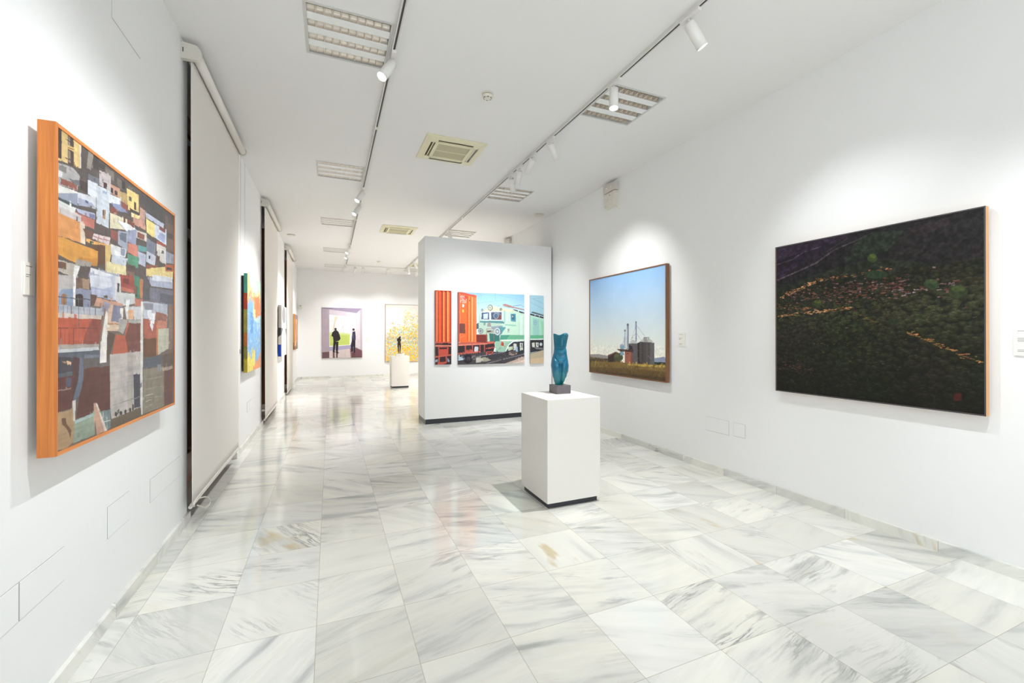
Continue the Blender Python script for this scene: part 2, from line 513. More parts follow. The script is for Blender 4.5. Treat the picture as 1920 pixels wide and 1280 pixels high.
ART['city'] = '''
P 95 84 80 -9 1297 1406 1297 1408 766 -7 632
P 225 190 120 -9 1292 180 1286 175 1172 -8 1147
P 75 55 50 0 1281 31 1281 31 1161 1 1158
P 80 62 58 76 1284 118 1283 119 1241 76 1235
P 80 62 58 76 1219 119 1222 119 1161 76 1156
P 150 140 130 78 1280 94 1278 94 1237 78 1236
P 150 130 115 80 1215 96 1213 96 1164 80 1164
L 190 110 60 4 74 1223 123 1234
L 60 50 50 4 57 1252 116 1254
L 60 50 50 4 57 1176 117 1179
P 228 208 190 164 1285 182 1284 180 1177 164 1174
P 92 82 78 180 1286 359 1277 868 1251 1406 1279 1407 986 1222 964 1222 1163 908 1169 811 1204 652 1230 468 1219 340 1227 237 1091 181 1097
P 150 140 130 242 1284 290 1282 260 1193 225 1193
P 128 118 110 398 1260 489 1266 489 1220 398 1216
P 75 68 66 284 1273 339 1276 333 1218 284 1213
P 72 66 64 333 1261 398 1263 385 1236 333 1237
P 115 105 98 526 1252 587 1251 572 1205 518 1216
P 60 55 55 575 1254 619 1255 616 1216 580 1215
P 110 104 100 652 1251 720 1258 686 1226 652 1227
P 82 80 80 811 1264 1221 1267 1222 1180 908 1177
P 118 100 92 1221 1241 1406 1251 1407 1022 1235 1010
P 95 85 82 1272 1245 1379 1245 1373 1207 1272 1201
P 80 72 70 1262 1137 1368 1142 1363 1105 1262 1102
P 172 168 166 -4 1138 117 1154 170 1139 148 1072 -4 1049
P 150 85 70 24 1082 148 1098 143 1071 19 1057
P 110 112 118 77 1099 170 1119 175 1095 127 1091
P 218 218 216 -4 1107 38 1110 33 1088 -4 1080
P 130 125 120 10 1132 67 1139 62 1113 14 1113
P 222 219 212 -4 1049 154 1065 148 1030 -4 1018
P 150 156 174 -4 1014 150 1059 151 1005 77 999 -4 1002
P 72 82 88 -4 1002 143 1006 133 991 -4 991
P 216 216 212 -4 992 138 991 128 968 -3 966
P 212 214 222 150 1064 309 1088 309 1033 151 1019
P 165 170 192 154 1043 272 1053 303 1038 159 1010
P 85 95 135 214 1050 239 1050 239 1040 214 1039
P 70 60 60 164 1120 237 1132 235 1081 170 1082
P 215 219 227 234 1143 327 1155 309 1085 235 1081
P 118 118 128 240 1171 340 1183 340 1156 240 1145
P 192 180 178 340 1224 453 1234 454 1150 412 1153 340 1156
P 66 46 46 383 1182 415 1186 415 1154 383 1154
P 205 152 125 453 1195 556 1204 556 1157 454 1150
P 70 56 60 456 1180 479 1182 479 1156 456 1156
P 70 56 60 496 1179 529 1182 529 1160 497 1157
P 198 205 214 311 1147 447 1160 433 976 311 973
P 150 165 190 372 1141 419 1146 416 1132 372 1128
P 170 130 90 370 1049 402 1055 399 1009 370 1010
P 90 80 70 372 1047 386 1049 384 1022 372 1022
P 190 160 105 541 1193 644 1203 652 1124 541 1129
P 235 206 128 635 1232 792 1243 792 1139 652 1124
P 100 95 80 662 1198 699 1202 699 1179 662 1175
P 85 60 55 729 1187 759 1190 756 1145 729 1145
P 75 60 65 677 1138 811 1144 792 1123 677 1117
P 240 220 150 694 1120 811 1128 811 1110 695 1096
P 220 222 228 433 1143 564 1155 564 1125 433 1098
P 140 150 186 454 1104 564 1125 652 1103 526 1084
P 140 75 65 454 1088 534 1086 529 1062 454 1059
P 150 85 75 564 1149 652 1146 652 1110 572 1117
P 220 210 176 447 1054 738 1074 738 1030 447 979
P 110 70 65 599 1072 623 1075 623 1040 599 1041
P 195 150 135 811 1181 888 1179 878 1100 811 1107
P 205 150 130 720 1103 878 1108 908 1068 721 1063
P 135 80 70 644 1069 738 1071 729 1039 644 1038
P 214 205 190 738 1038 908 1052 908 1006 747 996
P 140 80 72 774 1031 878 1038 873 1006 774 1001
P 150 155 182 526 1034 765 1044 756 946 653 955 636 1001
P 226 226 226 526 1037 653 1047 756 1042 636 1006
P 160 165 180 534 985 653 1004 650 905 534 918
P 100 108 125 549 982 636 994 628 943 557 946
P 148 85 75 454 974 534 979 527 927 454 935
P 238 215 130 898 1139 1034 1136 1035 1047 908 1060
P 210 215 228 1034 1136 1242 1150 1242 1046 1035 1055
P 130 75 75 1113 1151 1222 1150 1222 1120 1113 1122
P 190 195 216 888 1172 1197 1175 1185 1146 898 1143
P 160 170 205 1102 1102 1222 1111 1210 1053 1079 1060
P 205 120 105 128 974 297 981 291 938 187 937
P 175 180 206 133 992 303 1013 297 984 159 979
P 120 125 160 249 999 299 1006 294 987 249 982
P 205 195 195 -3 968 181 970 181 942 -3 940
P 228 152 86 -3 942 181 939 176 855 -3 848
P 225 155 64 -3 847 328 848 322 779 144 758 -3 778
P 205 135 52 160 789 328 811 322 776 154 760
P 226 206 182 168 950 209 943 215 854 176 855
P 235 170 90 220 884 413 892 410 869 220 869
P 105 72 52 243 868 406 884 400 803 328 780 328 848 238 849
P 60 80 60 251 878 273 880 273 856 254 857
P 226 206 206 291 920 454 932 433 891 273 895
L 185 100 100 4 285 906 440 913
L 185 100 100 4 340 924 322 892
L 185 100 100 4 393 929 375 894
P 120 80 70 192 921 291 926 273 892 226 888
P 216 182 112 399 886 476 907 427 763 400 765
P 216 214 214 454 903 636 910 620 865 462 852
P 190 196 206 469 856 653 863 620 813 462 816
P 130 140 160 565 904 620 907 612 871 565 870
P 216 130 110 653 948 775 957 778 891 653 899
P 88 152 120 645 890 793 894 784 833 653 828
P 176 180 200 778 928 899 926 889 855 793 856
P 90 150 150 778 961 909 971 909 944 784 929
P 125 130 146 908 1029 1057 1019 1035 925 909 944
P 190 195 208 909 951 1057 945 1035 877 899 888
P 60 65 85 939 929 966 932 962 912 939 911
P 215 208 200 1068 1029 1235 1027 1235 923 1068 923
P 90 90 90 1149 999 1193 1002 1193 981 1149 978
P 100 75 65 1062 954 1121 952 1116 922 1062 921
P 172 90 75 1079 1048 1235 1049 1227 1030 1068 1025
P 150 156 172 1235 1010 1393 1011 1393 947 1235 932
P 224 210 156 413 812 653 821 653 772 413 761
P 100 80 74 629 832 748 839 748 798 629 797
P 150 85 70 899 868 1091 893 1091 847 909 835
P 232 206 132 899 845 1210 902 1380 918 1366 843 899 803
P 192 96 70 1222 921 1385 937 1374 890 1223 878
P 80 70 70 1248 907 1352 914 1352 896 1253 891
P 182 172 158 -3 757 144 753 134 701 -3 710
P 115 80 60 -3 749 63 752 63 725 -3 721
P 168 172 190 413 761 653 772 653 758 238 714 261 758 413 767
P 225 225 228 261 761 512 754 413 735 261 740
P 160 150 140 144 781 273 784 261 764 133 751
P 235 232 228 128 750 171 751 139 696 113 693
P 130 100 90 629 797 739 804 730 767 637 756
P 185 178 175 -7 695 125 706 120 552 -6 551
P 138 155 182 11 624 31 639 56 644 119 652 120 563 8 557
P 165 120 84 28 619 46 624 69 623 69 565 28 565
P 110 80 62 46 622 50 622 50 565 46 565
P 236 232 228 119 705 138 707 133 558 117 559
P 125 95 80 141 702 253 708 247 661 139 657
P 165 135 110 187 704 253 708 247 661 193 659
P 138 142 165 133 656 266 660 273 569 133 561
P 62 52 52 133 623 147 633 181 636 197 628 197 566 133 564
P 176 182 208 253 716 512 733 505 630 272 638
P 208 211 222 253 725 520 755 509 705 365 676 260 675
P 190 196 214 421 746 520 755 509 634 481 639 466 728
P 98 74 64 260 642 320 643 298 599 260 584
P 112 96 80 386 648 422 648 422 634 386 635
P 162 76 66 552 767 730 782 735 694 568 700
P 120 55 55 593 754 662 758 662 728 593 728
P 200 110 92 568 709 726 704 726 687 568 688
P 215 213 210 504 753 563 754 569 675 505 630
P 60 60 70 528 721 552 722 547 673 525 674
P 74 135 106 726 789 813 784 809 668 739 667
P 50 90 72 745 729 777 731 774 670 745 669
P 200 130 86 803 775 857 778 849 668 813 671
P 92 90 95 857 790 927 790 960 668 895 663 849 668
P 170 176 197 916 801 1365 823 1365 775 982 754
P 215 218 225 993 823 1359 851 1359 818 993 789
P 120 120 136 960 743 1371 764 1371 660 960 666
P 95 95 108 1124 725 1371 728 1371 670 1124 671
P 202 202 200 509 676 745 684 739 632 594 611 509 630
P 196 120 96 739 659 849 664 849 623 739 620
P 205 205 208 611 608 849 623 850 547 637 543
P 225 172 128 654 594 728 598 725 545 656 546
P 236 236 232 631 643 680 647 654 585 628 584
P 130 95 80 726 727 764 730 764 684 732 683
P 176 180 192 -6 579 437 584 386 551 -6 545
P 206 152 126 318 631 594 622 580 594 437 591 292 592
P 150 150 172 386 621 451 616 429 567 365 570
P 216 178 152 437 608 594 604 569 519 411 518
P 128 128 154 485 610 597 605 548 523 459 527
P 232 225 215 561 598 597 600 586 487 558 488
P 226 196 166 401 518 586 512 577 478 396 483
P 190 140 100 405 519 586 519 586 509 405 510
P 212 196 182 -6 548 365 550 359 533 -6 526
P 200 92 66 -6 528 359 533 339 417 -6 420
P 150 76 64 273 532 359 533 339 417 194 419 211 463
L 120 70 60 4 -6 487 352 490
L 100 95 100 4 -7 609 273 616
L 100 95 100 4 158 620 165 421
L 120 100 100 4 11 577 11 546
L 120 100 100 4 41 579 41 548
L 120 100 100 4 72 579 72 548
L 120 100 100 4 103 580 103 547
L 120 100 100 4 205 583 205 548
L 120 100 100 4 254 583 254 548
L 120 100 100 4 305 584 305 549
L 150 70 55 4 26 488 26 422
L 150 70 55 4 56 489 56 422
L 150 70 55 4 88 489 88 421
L 150 70 55 4 120 490 120 421
P 176 166 156 -6 421 341 419 335 398 -6 396
P 206 208 210 -6 401 332 406 341 392 -6 381
P 95 100 112 -6 388 345 390 346 332 165 329 -6 319
P 74 72 78 7 374 159 360 142 305 -6 302
P 235 190 150 67 354 104 345 99 335 72 338
P 180 140 115 36 355 67 348 65 341 41 347
P 96 104 112 -6 305 148 311 148 290 -6 288
P 90 62 62 120 369 171 360 159 271 121 186 104 188
P 105 61 57 -6 292 126 291 104 156 -5 157
P 85 88 108 67 289 104 280 99 246 65 253
L 150 130 120 4 -3 240 104 241
P 104 62 55 188 317 452 311 453 96 143 106 160 180
P 102 112 130 171 366 206 356 200 267 152 172 118 189 159 271
P 106 99 99 194 365 452 357 437 312 200 313
P 122 126 140 206 374 352 368 352 358 206 356
P 95 80 70 415 479 505 464 452 368 411 329
P 230 225 216 390 588 425 566 411 329 346 331 355 431
P 150 120 105 390 588 408 582 359 428 352 431
P 195 96 70 510 465 611 456 645 525 844 526 834 363 470 366
P 125 75 66 672 527 850 526 834 364 655 370 620 450
P 176 172 165 544 543 717 542 843 546 844 526 645 523 594 465 545 479
P 196 187 180 446 365 830 368 825 56 468 46 453 99
P 182 172 165 646 368 718 367 719 58 647 54
P 74 72 86 724 246 814 243 819 57 734 62
P 224 220 214 823 650 857 652 851 6 819 11
P 186 192 206 857 656 1267 663 1254 551 858 555
P 140 140 150 857 644 1016 651 1010 612 874 608
P 180 95 76 858 555 1095 544 1081 432 871 440
P 116 76 50 864 439 1081 442 1072 330 865 331
P 202 122 70 1064 510 1100 506 1091 339 1064 336
P 160 100 85 1047 605 1254 597 1249 551 1047 553
P 206 130 106 1076 550 1254 551 1249 502 1076 504
P 195 193 172 1095 500 1295 507 1287 372 1091 337
P 236 236 242 916 607 987 611 978 551 1017 518 1001 482 943 535
P 236 236 242 982 593 1045 592 1028 527 987 532
P 206 206 212 858 454 -60 677 -60 677
P 140 115 106 1289 660 1371 660 1366 372 1290 366
P 92 98 108 871 326 1155 336 1166 269 875 261
P 100 86 76 1163 336 1372 343 1373 244 1171 250
P 142 132 114 859 263 1194 260 1203 0 855 3
L 165 158 145 4 886 204 1163 197
L 165 158 145 4 886 147 1171 135
L 200 195 185 4 886 110 1007 106
L 200 195 185 4 893 74 995 75
L 165 158 145 4 897 96 1171 72
L 200 195 185 4 893 41 996 41
P 140 145 150 1081 278 1145 277 1150 229 1089 234
P 111 68 62 1202 235 1373 237 1362 2 1203 4
P 186 162 146 1163 251 1367 254 1367 235 1176 230
P 110 95 76 468 48 827 48 835 2 453 1
P 108 92 74 831 9 1373 4 1373 -14 835 -8
P 60 60 50 530 62 528 58 524 54 518 53 511 54 504 58 500 62 498 68 500 72 504 75 511 77 518 75 524 72 528 68
P 60 60 50 587 58 585 53 581 50 574 49 567 50 560 53 556 58 554 63 556 68 560 71 567 73 574 71 581 68 585 63
P 60 60 50 641 57 640 52 636 48 629 47 622 48 616 51 612 56 610 62 612 66 616 70 622 71 629 70 636 67 640 62
P 60 60 50 697 58 695 53 691 49 685 48 679 49 673 52 669 57 668 62 669 67 673 71 679 72 685 71 691 68 695 63
P 60 60 50 730 68 729 60 726 54 721 51 716 52 712 56 709 63 708 71 709 79 712 85 716 88 721 87 726 83 729 76
L 150 145 140 4 468 114 825 115
P 186 150 110 -7 154 123 150 129 16 68 0 -12 6
P 120 85 60 32 124 62 125 68 101 105 65 99 31 78 70 37 101
P 152 166 146 126 96 297 101 303 5 119 9
P 168 190 185 132 101 293 108 293 95 132 86
P 226 216 206 112 187 138 186 134 101 119 99
P 120 138 138 319 103 456 99 456 8 395 5
L 205 215 205 4 388 49 453 45
L 205 215 205 4 416 67 421 9
P 206 160 136 289 153 315 149 421 1 320 1 302 77 295 7
P 230 215 200 307 151 321 147 421 2 395 4
'''
ART['trainl'] = '''
P 235 98 52 -3 1277 296 1290 296 -42 -3 -34
P 190 75 60 -3 1277 19 1278 19 386 -3 386
P 250 145 95 19 1246 42 1247 42 389 19 389
P 145 35 20 42 1256 55 1257 55 388 42 389
P 240 90 50 55 1257 94 1258 93 388 55 388
P 150 40 25 109 1259 127 1260 127 388 109 388
P 255 140 85 130 1231 156 1232 156 388 130 388
P 150 45 20 179 1262 198 1262 198 388 179 388
P 255 150 90 200 1247 234 1248 234 387 200 388
P 175 45 25 255 1265 274 1265 274 387 255 387
P 100 30 25 87 1260 120 1259 120 1246 87 1248
P 100 30 25 159 1261 191 1259 191 1244 159 1245
P 100 30 25 231 1261 266 1260 266 1242 231 1243
P 58 42 46 -3 389 296 384 296 -42 -3 -34
P 205 90 78 -3 389 296 382 296 359 -3 361
P 60 38 40 23 363 61 363 61 341 23 342
P 60 38 40 132 370 221 369 221 346 132 347
P 215 130 110 -3 338 296 329 296 304 -3 307
P 195 82 68 48 303 230 295 224 147 55 137
P 60 35 40 70 290 204 289 204 263 70 264
P 200 95 80 -3 145 55 150 296 178 296 154 -3 119
P 200 90 75 52 137 75 137 75 -36 52 -35
P 200 90 75 178 141 198 141 200 38 181 38
P 200 90 75 42 39 198 51 198 25 35 -35
P 150 170 190 -3 81 42 93 44 54 -3 43
P 140 165 190 211 115 250 62 237 37 208 51
'''
ART['trainc'] = '''
G 140 190 235 222 238 242 1 0.55
L 170 190 205 4 105 1249 1253 1120
L 150 170 190 4 186 1259 1253 1251
L 150 170 190 4 337 1073 892 1150
L 150 170 190 4 603 1259 1253 1148
L 110 130 150 4 682 1264 682 1130
L 130 150 170 4 385 1260 385 1134
L 130 150 170 4 413 1261 413 1135
L 150 170 190 4 330 1106 392 1055
L 150 170 190 4 575 1113 689 1083
L 60 60 70 4 725 1030 775 1052
P 100 90 85 -17 212 1263 220 1263 -70 -17 -34
P 70 65 68 -17 199 862 219 1263 193 1263 137 789 -57 -17 -34
P 192 170 156 688 -54 1253 117 1253 -70
P 215 195 180 862 -59 1253 68 1253 -70
P 158 154 136 316 62 462 122 760 119 504 38
P 190 185 175 323 108 392 120 462 72 392 27 323 29
P 60 58 64 462 138 804 173 891 130 603 69
L 160 175 190 6 323 125 862 210
L 80 85 95 7 504 15 1253 176
L 190 190 195 4 518 7 1253 162
P 70 95 105 323 709 385 736 392 630 330 617
P 176 202 186 371 816 392 922 434 949 546 1003 603 1047 732 1007 877 986 877 443 746 254 660 282 392 365 371 604
P 190 220 200 804 978 1039 977 1253 912 1253 400 1128 412 1024 399 935 334 876 215 688 212 674 363 804 403
P 226 216 182 532 992 582 1049 732 1010 1039 977 1039 946 462 934
P 150 195 190 848 959 877 959 877 742 848 742
P 205 225 210 899 946 928 947 921 552 891 552
L 225 215 190 7 420 933 546 965
P 205 218 218 406 936 830 945 830 771 406 774
P 72 92 118 428 912 569 918 569 789 420 790
P 192 206 228 459 886 549 901 539 802 462 801
P 82 92 116 603 920 807 928 807 793 609 790
P 120 75 75 703 861 807 876 807 793 660 790
P 170 190 200 749 859 744 836 731 817 711 806 689 806 670 816 656 834 652 858 656 881 670 900 689 911 711 911 731 901 744 883
P 85 105 130 740 859 736 839 725 823 709 814 691 814 675 822 664 838 660 858 664 878 675 894 691 903 709 903 725 895 736 879
L 225 215 225 4 732 916 790 876
P 92 140 145 392 765 830 768 877 721 603 731 392 736
P 120 155 150 462 734 504 732 497 684 462 689
P 108 125 125 637 1005 633 980 619 960 600 949 578 949 559 959 546 978 541 1003 546 1027 559 1047 578 1058 600 1059 619 1049 633 1029
P 205 205 185 620 1005 617 987 607 973 594 965 579 964 565 972 555 986 552 1003 556 1020 565 1035 579 1043 594 1043 607 1036 617 1022
P 160 165 160 603 1004 601 995 597 987 590 983 582 983 576 987 571 994 569 1003 571 1013 576 1020 582 1024 590 1025 597 1021 601 1013
P 92 108 105 459 955 457 944 451 934 443 929 434 929 425 934 419 943 417 954 419 966 425 975 434 981 443 981 451 976 457 967
P 180 190 180 449 952 448 946 445 941 441 938 436 938 431 941 428 946 427 952 428 958 431 963 436 966 441 966 445 964 448 959
P 92 108 105 816 977 813 965 807 956 798 950 787 950 778 955 772 964 769 976 772 988 778 997 787 1003 798 1003 807 998 813 989
P 150 160 150 806 974 804 967 801 962 795 959 790 959 784 962 781 967 779 973 781 980 784 985 790 988 795 988 801 985 804 980
P 150 140 140 546 738 589 752 610 665 525 664
P 140 155 165 603 665 833 687 811 606 617 618
P 90 150 155 761 659 891 654 797 522 753 551
P 55 115 108 568 544 768 524 768 389 582 390
P 108 175 140 789 514 1253 514 1253 439 804 432
P 80 150 130 789 514 965 514 891 432 775 432
P 165 205 190 674 376 862 389 876 219 688 215
P 150 190 165 689 403 1024 415 935 334 876 219 688 222
P 218 228 218 804 430 1253 425 1253 407 935 402 804 405
P 92 110 125 798 576 791 543 773 517 746 502 717 502 690 517 672 543 666 575 672 608 691 634 717 649 746 649 773 635 792 609
P 195 205 208 784 579 778 549 762 526 739 513 713 513 690 526 674 549 669 578 674 607 690 631 713 644 739 644 762 631 778 608
P 110 125 135 761 578 757 558 746 543 731 534 715 534 700 542 689 558 686 578 689 598 700 614 715 623 731 623 746 614 757 598
P 190 200 205 746 578 744 565 737 555 728 549 718 549 709 555 702 565 700 578 702 591 709 601 718 607 728 607 737 602 744 591
P 90 105 110 459 585 454 565 440 548 420 539 398 539 378 548 364 564 359 585 364 606 378 622 398 632 420 632 440 623 454 606
P 175 182 180 448 585 444 569 433 556 418 549 400 549 385 556 374 569 370 585 374 601 385 614 400 621 418 621 433 614 444 601
P 110 115 115 428 585 426 577 421 571 413 567 405 567 397 571 391 577 389 585 391 593 397 600 405 603 413 603 421 600 426 593
P 86 142 165 982 904 1083 901 1083 755 987 768
P 60 105 130 1006 887 1062 884 1062 799 1006 798
P 225 205 160 1033 853 1032 846 1029 840 1026 837 1022 837 1018 840 1016 846 1015 853 1016 860 1018 866 1022 869 1026 869 1029 866 1032 860
P 145 195 180 877 715 1091 700 1091 673 862 687
L 112 165 160 4 1152 745 1152 421
L 112 165 160 4 1233 857 1233 421
L 112 165 160 4 1152 504 1233 504
L 112 165 160 4 1152 470 1233 469
P 205 225 216 1166 883 1226 873 1226 518 1165 518
P 130 165 155 913 631 972 628 965 617 913 620
P 150 120 115 923 614 962 612 959 590 923 593
P 130 165 155 909 582 965 576 962 565 909 568
P 55 60 66 1021 979 1054 982 1253 932 1253 910 1188 919
P 210 215 205 1128 965 1146 961 1146 935 1128 940
P 172 132 122 833 1074 891 1079 1039 1031 1253 988 1253 968 1158 986 833 1042
L 120 95 95 5 862 1034 1039 1004
L 60 62 70 5 1024 1045 1188 1066
L 60 62 70 4 1188 1066 1253 1034
P 52 52 62 884 198 950 327 1038 390 1253 403 1253 193 1068 141 891 157
P 186 200 170 935 293 1024 313 1024 251 913 218
P 205 208 196 1038 360 1098 360 1105 250 1038 234
P 150 180 205 1080 308 1122 298 1122 206 1083 216
P 200 205 192 1164 370 1224 370 1224 237 1167 227
P 60 60 70 1188 359 1206 359 1206 276 1188 276
P 160 140 130 1113 178 1104 162 1079 149 1043 142 1004 143 968 151 944 165 935 181 944 198 968 211 1004 217 1043 217 1079 209 1104 195
P 90 80 80 1098 195 1092 182 1075 172 1052 166 1025 167 1001 173 985 184 979 197 985 210 1001 220 1025 226 1052 225 1075 219 1092 208
P 205 70 50 804 396 833 389 876 300 789 328
P 205 210 200 877 389 859 386 850 301 815 301
P 70 60 60 830 369 842 369 842 314 830 314
L 160 175 180 7 775 470 772 281
L 120 135 145 7 772 281 717 201
P 238 112 60 -3 1265 37 1266 334 1212 331 363 -3 391
P 192 80 75 -3 1262 24 1253 24 391 -6 391
P 250 140 90 24 1237 37 1235 37 396 24 396
P 205 90 72 10 1265 331 1212 329 1180 13 1234
P 215 80 50 35 1219 172 1193 172 1127 35 1149
P 250 152 92 189 1196 208 1191 207 403 188 403
P 190 78 38 164 1199 175 1197 175 403 164 403
P 190 90 50 219 1179 230 1176 229 399 218 399
P 255 160 98 241 1179 271 1172 270 392 240 392
P 205 100 58 276 1163 287 1161 287 390 276 390
P 250 130 80 295 1164 323 1165 323 366 295 366
P 110 40 30 213 1118 212 1111 210 1106 207 1102 203 1102 200 1105 198 1111 197 1117 198 1124 200 1130 203 1133 207 1133 210 1130 212 1125
P 118 74 64 26 716 125 712 125 542 26 547
P 245 236 220 73 1052 104 1049 104 1000 73 1004
P 248 195 80 71 961 102 958 102 905 71 910
W 245 240 235 RENU 40 1201 115 1158
W 245 240 235 323942_0 40 1152 153 1116
W 245 240 235 R_2210 43 1115 148 1071
L 240 180 150 4 37 524 91 537
L 240 180 150 4 50 472 111 504
P 56 42 46 -3 384 667 401 674 329 646 172 511 164 504 218 295 205 -3 170
P 198 98 82 -3 384 660 401 663 363 4 339
P 225 140 120 -3 348 364 359 532 364 532 351 4 326
P 120 52 48 330 527 535 527 535 375 330 389
L 185 100 92 6 330 524 535 522
L 170 88 78 5 518 626 654 626
L 170 88 78 5 515 626 515 377
L 170 88 78 5 654 626 660 336
L 170 88 78 4 525 544 654 549
P 150 150 140 525 604 646 605 646 558 525 554
P 70 60 60 529 591 603 594 600 573 529 567
P 185 85 70 118 334 142 334 142 194 118 194
P 185 85 70 247 340 270 340 270 208 247 203
P 185 85 70 389 345 406 345 406 219 389 217
P 185 85 70 473 351 487 351 490 218 473 215
P 190 88 74 142 249 251 254 251 198 142 190
P 195 95 80 -3 202 406 230 406 206 -3 170
P 185 90 80 504 218 643 222 643 173 511 164
P 55 42 48 529 204 624 209 620 189 532 184
P 200 98 86 504 284 674 302 674 285 504 264
P 202 208 214 292 313 364 307 361 220 292 223
P 38 34 42 257 96 248 61 225 33 191 18 153 19 120 36 96 64 88 100 96 135 120 162 153 177 191 177 225 160 248 132
P 70 66 72 221 97 218 80 208 66 193 59 178 59 164 67 154 81 150 98 154 115 164 129 178 136 193 136 208 128 218 114
P 130 118 118 317 115 313 96 303 82 287 74 270 74 255 83 244 98 240 116 244 134 255 149 270 157 287 156 303 148 313 133
P 80 72 76 309 112 307 103 302 96 294 92 285 92 278 96 272 104 270 113 272 122 278 129 285 133 294 133 302 129 307 121
P 180 200 215 3 147 91 113 91 80 3 69
'''
ART['trainr'] = '''
P 160 200 216 -21 1284 290 1281 290 851 -21 915
L 110 140 155 4 56 1203 290 1112
L 110 140 155 4 -9 1145 290 1013
L 130 165 180 4 -8 1201 211 1222
P 95 100 105 17 955 56 966 290 907 290 879 25 941
P 50 55 60 -21 932 10 927 290 865 290 834 -21 901
P 215 220 212 94 918 105 915 105 887 94 890
P 215 220 212 180 898 191 895 191 863 180 866
P 205 222 212 -21 904 290 834 290 820 -21 888
P 165 212 190 -21 890 290 822 289 523 -21 523
P 150 198 190 56 847 180 821 180 523 56 523
P 145 205 170 219 793 290 766 289 523 242 523
P 120 158 182 136 761 133 741 123 724 110 715 95 715 81 724 71 740 68 761 71 781 81 798 95 807 110 807 123 798 133 782
P 175 205 208 124 761 122 747 116 735 107 728 97 728 89 735 83 746 80 761 83 775 89 787 97 794 107 794 116 787 122 776
P 120 158 182 115 761 113 753 110 746 105 742 99 742 94 746 91 752 90 761 91 769 94 776 99 780 105 780 110 776 113 770
P 98 172 134 -21 526 289 526 289 461 -21 462
P 206 222 218 -21 462 289 464 289 438 -21 431
P 48 46 52 -21 436 289 441 289 251 -21 199
P 206 206 196 32 384 89 392 93 299 40 308
P 206 206 196 114 392 173 386 167 301 117 308
P 60 60 66 145 372 158 372 158 330 145 332
P 190 200 205 247 357 244 343 236 333 225 327 212 327 201 333 193 344 190 357 193 371 201 381 212 387 225 387 236 381 244 370
P 120 120 125 86 302 274 286 258 258 117 267
P 182 168 142 -21 189 289 255 289 -67 -22 -58
P 205 180 150 -21 81 289 117 289 -67 -22 -58
L 80 75 80 8 -21 178 289 258
P 60 58 62 -21 429 3 428 3 150 -21 150
'''
ART['silo'] = '''
G 146 188 232 246 242 224 1 0.17
P 158 150 148 -48 269 243 284 512 267 512 220 -48 202
P 78 66 52 -48 220 512 228 512 169 -48 160
P 120 110 85 -48 229 180 229 395 228 395 214 -48 202
P 142 152 176 1506 279 1693 305 1762 283 1762 217 1506 221
P 40 50 46 1506 231 1762 238 1762 194 1506 192
P 128 104 56 -48 164 869 189 1527 196 1762 199 1762 -26 -49 -62
P 104 82 46 -49 65 816 105 1762 120 1762 -26 -49 -62
P 84 64 40 -49 2 816 32 1762 50 1762 -26 -49 -62
P 192 162 78 971 176 1307 189 1762 199 1762 174 1307 159 946 152
P 58 44 42 492 278 681 330 776 317 795 188 492 175
P 110 78 68 492 270 681 337 784 314 681 320 512 254
P 74 80 54 861 259 850 231 819 207 774 192 724 189 678 199 646 221 634 249 646 278 678 302 724 317 775 319 819 308 850 286
P 95 98 60 768 281 762 268 746 257 722 250 695 249 671 254 654 263 648 276 654 289 671 300 695 307 722 308 746 303 762 293
P 130 160 180 790 436 874 442 879 293 790 290
P 160 175 185 872 439 868 434 857 430 841 427 823 427 808 429 797 433 793 437 797 442 808 447 824 449 841 449 857 447 868 444
P 170 186 202 890 653 921 653 921 386 890 385
P 120 125 130 929 643 926 637 920 632 911 630 900 630 891 633 885 638 882 644 885 650 891 655 900 658 911 658 920 655 926 650
P 175 188 200 874 557 911 558 910 385 879 385
P 128 138 150 947 732 992 731 992 381 946 380
P 180 188 195 957 668 967 668 967 384 956 384
P 90 98 108 995 723 992 715 985 708 975 705 964 705 954 709 947 716 944 724 947 732 954 739 964 742 975 742 985 738 992 731
P 96 92 96 992 460 1187 469 1187 186 1071 181 1071 368 992 381
P 45 40 44 997 447 1071 418 1071 371 997 381
P 186 190 190 992 460 1066 520 1139 502 1187 466
L 90 90 95 4 1047 539 1168 535
P 128 140 156 1135 758 1164 757 1163 493 1137 493
P 100 110 125 1164 757 1162 752 1158 748 1153 745 1146 746 1140 748 1136 753 1135 758 1136 763 1140 767 1146 770 1153 769 1158 767 1162 762
L 120 128 138 4 1161 711 1331 562
L 120 128 138 4 1142 704 1059 539
L 120 128 138 4 1161 604 1257 509
L 120 128 138 4 921 542 838 448
L 120 128 138 4 1142 604 1034 511
P 186 188 180 1220 485 1322 549 1409 543 1511 483
P 150 150 150 1308 543 1364 546 1398 481 1308 483
L 80 80 85 4 1308 549 1424 549
L 80 80 85 4 1319 549 1319 528
L 80 80 85 4 1409 549 1409 506
P 40 36 40 1182 475 1220 479 1219 185 1182 185
P 78 73 73 1215 488 1511 480 1510 192 1215 184
P 100 98 98 1431 481 1515 478 1515 193 1435 191
P 62 58 60 1273 488 1296 487 1296 188 1273 187
P 88 83 82 1353 486 1398 485 1397 191 1353 189
L 140 140 145 4 1386 314 1446 265
P 158 96 80 900 342 1071 348 1071 181 900 175
P 130 78 66 1034 346 1071 348 1071 181 1034 179
P 70 50 42 951 323 992 325 992 315 951 314
P 76 50 46 709 374 1091 381 1091 345 803 341
P 95 55 45 1179 214 1284 215 1284 197 1179 191
P 66 78 50 -48 147 18 151 2 123 -49 120
'''
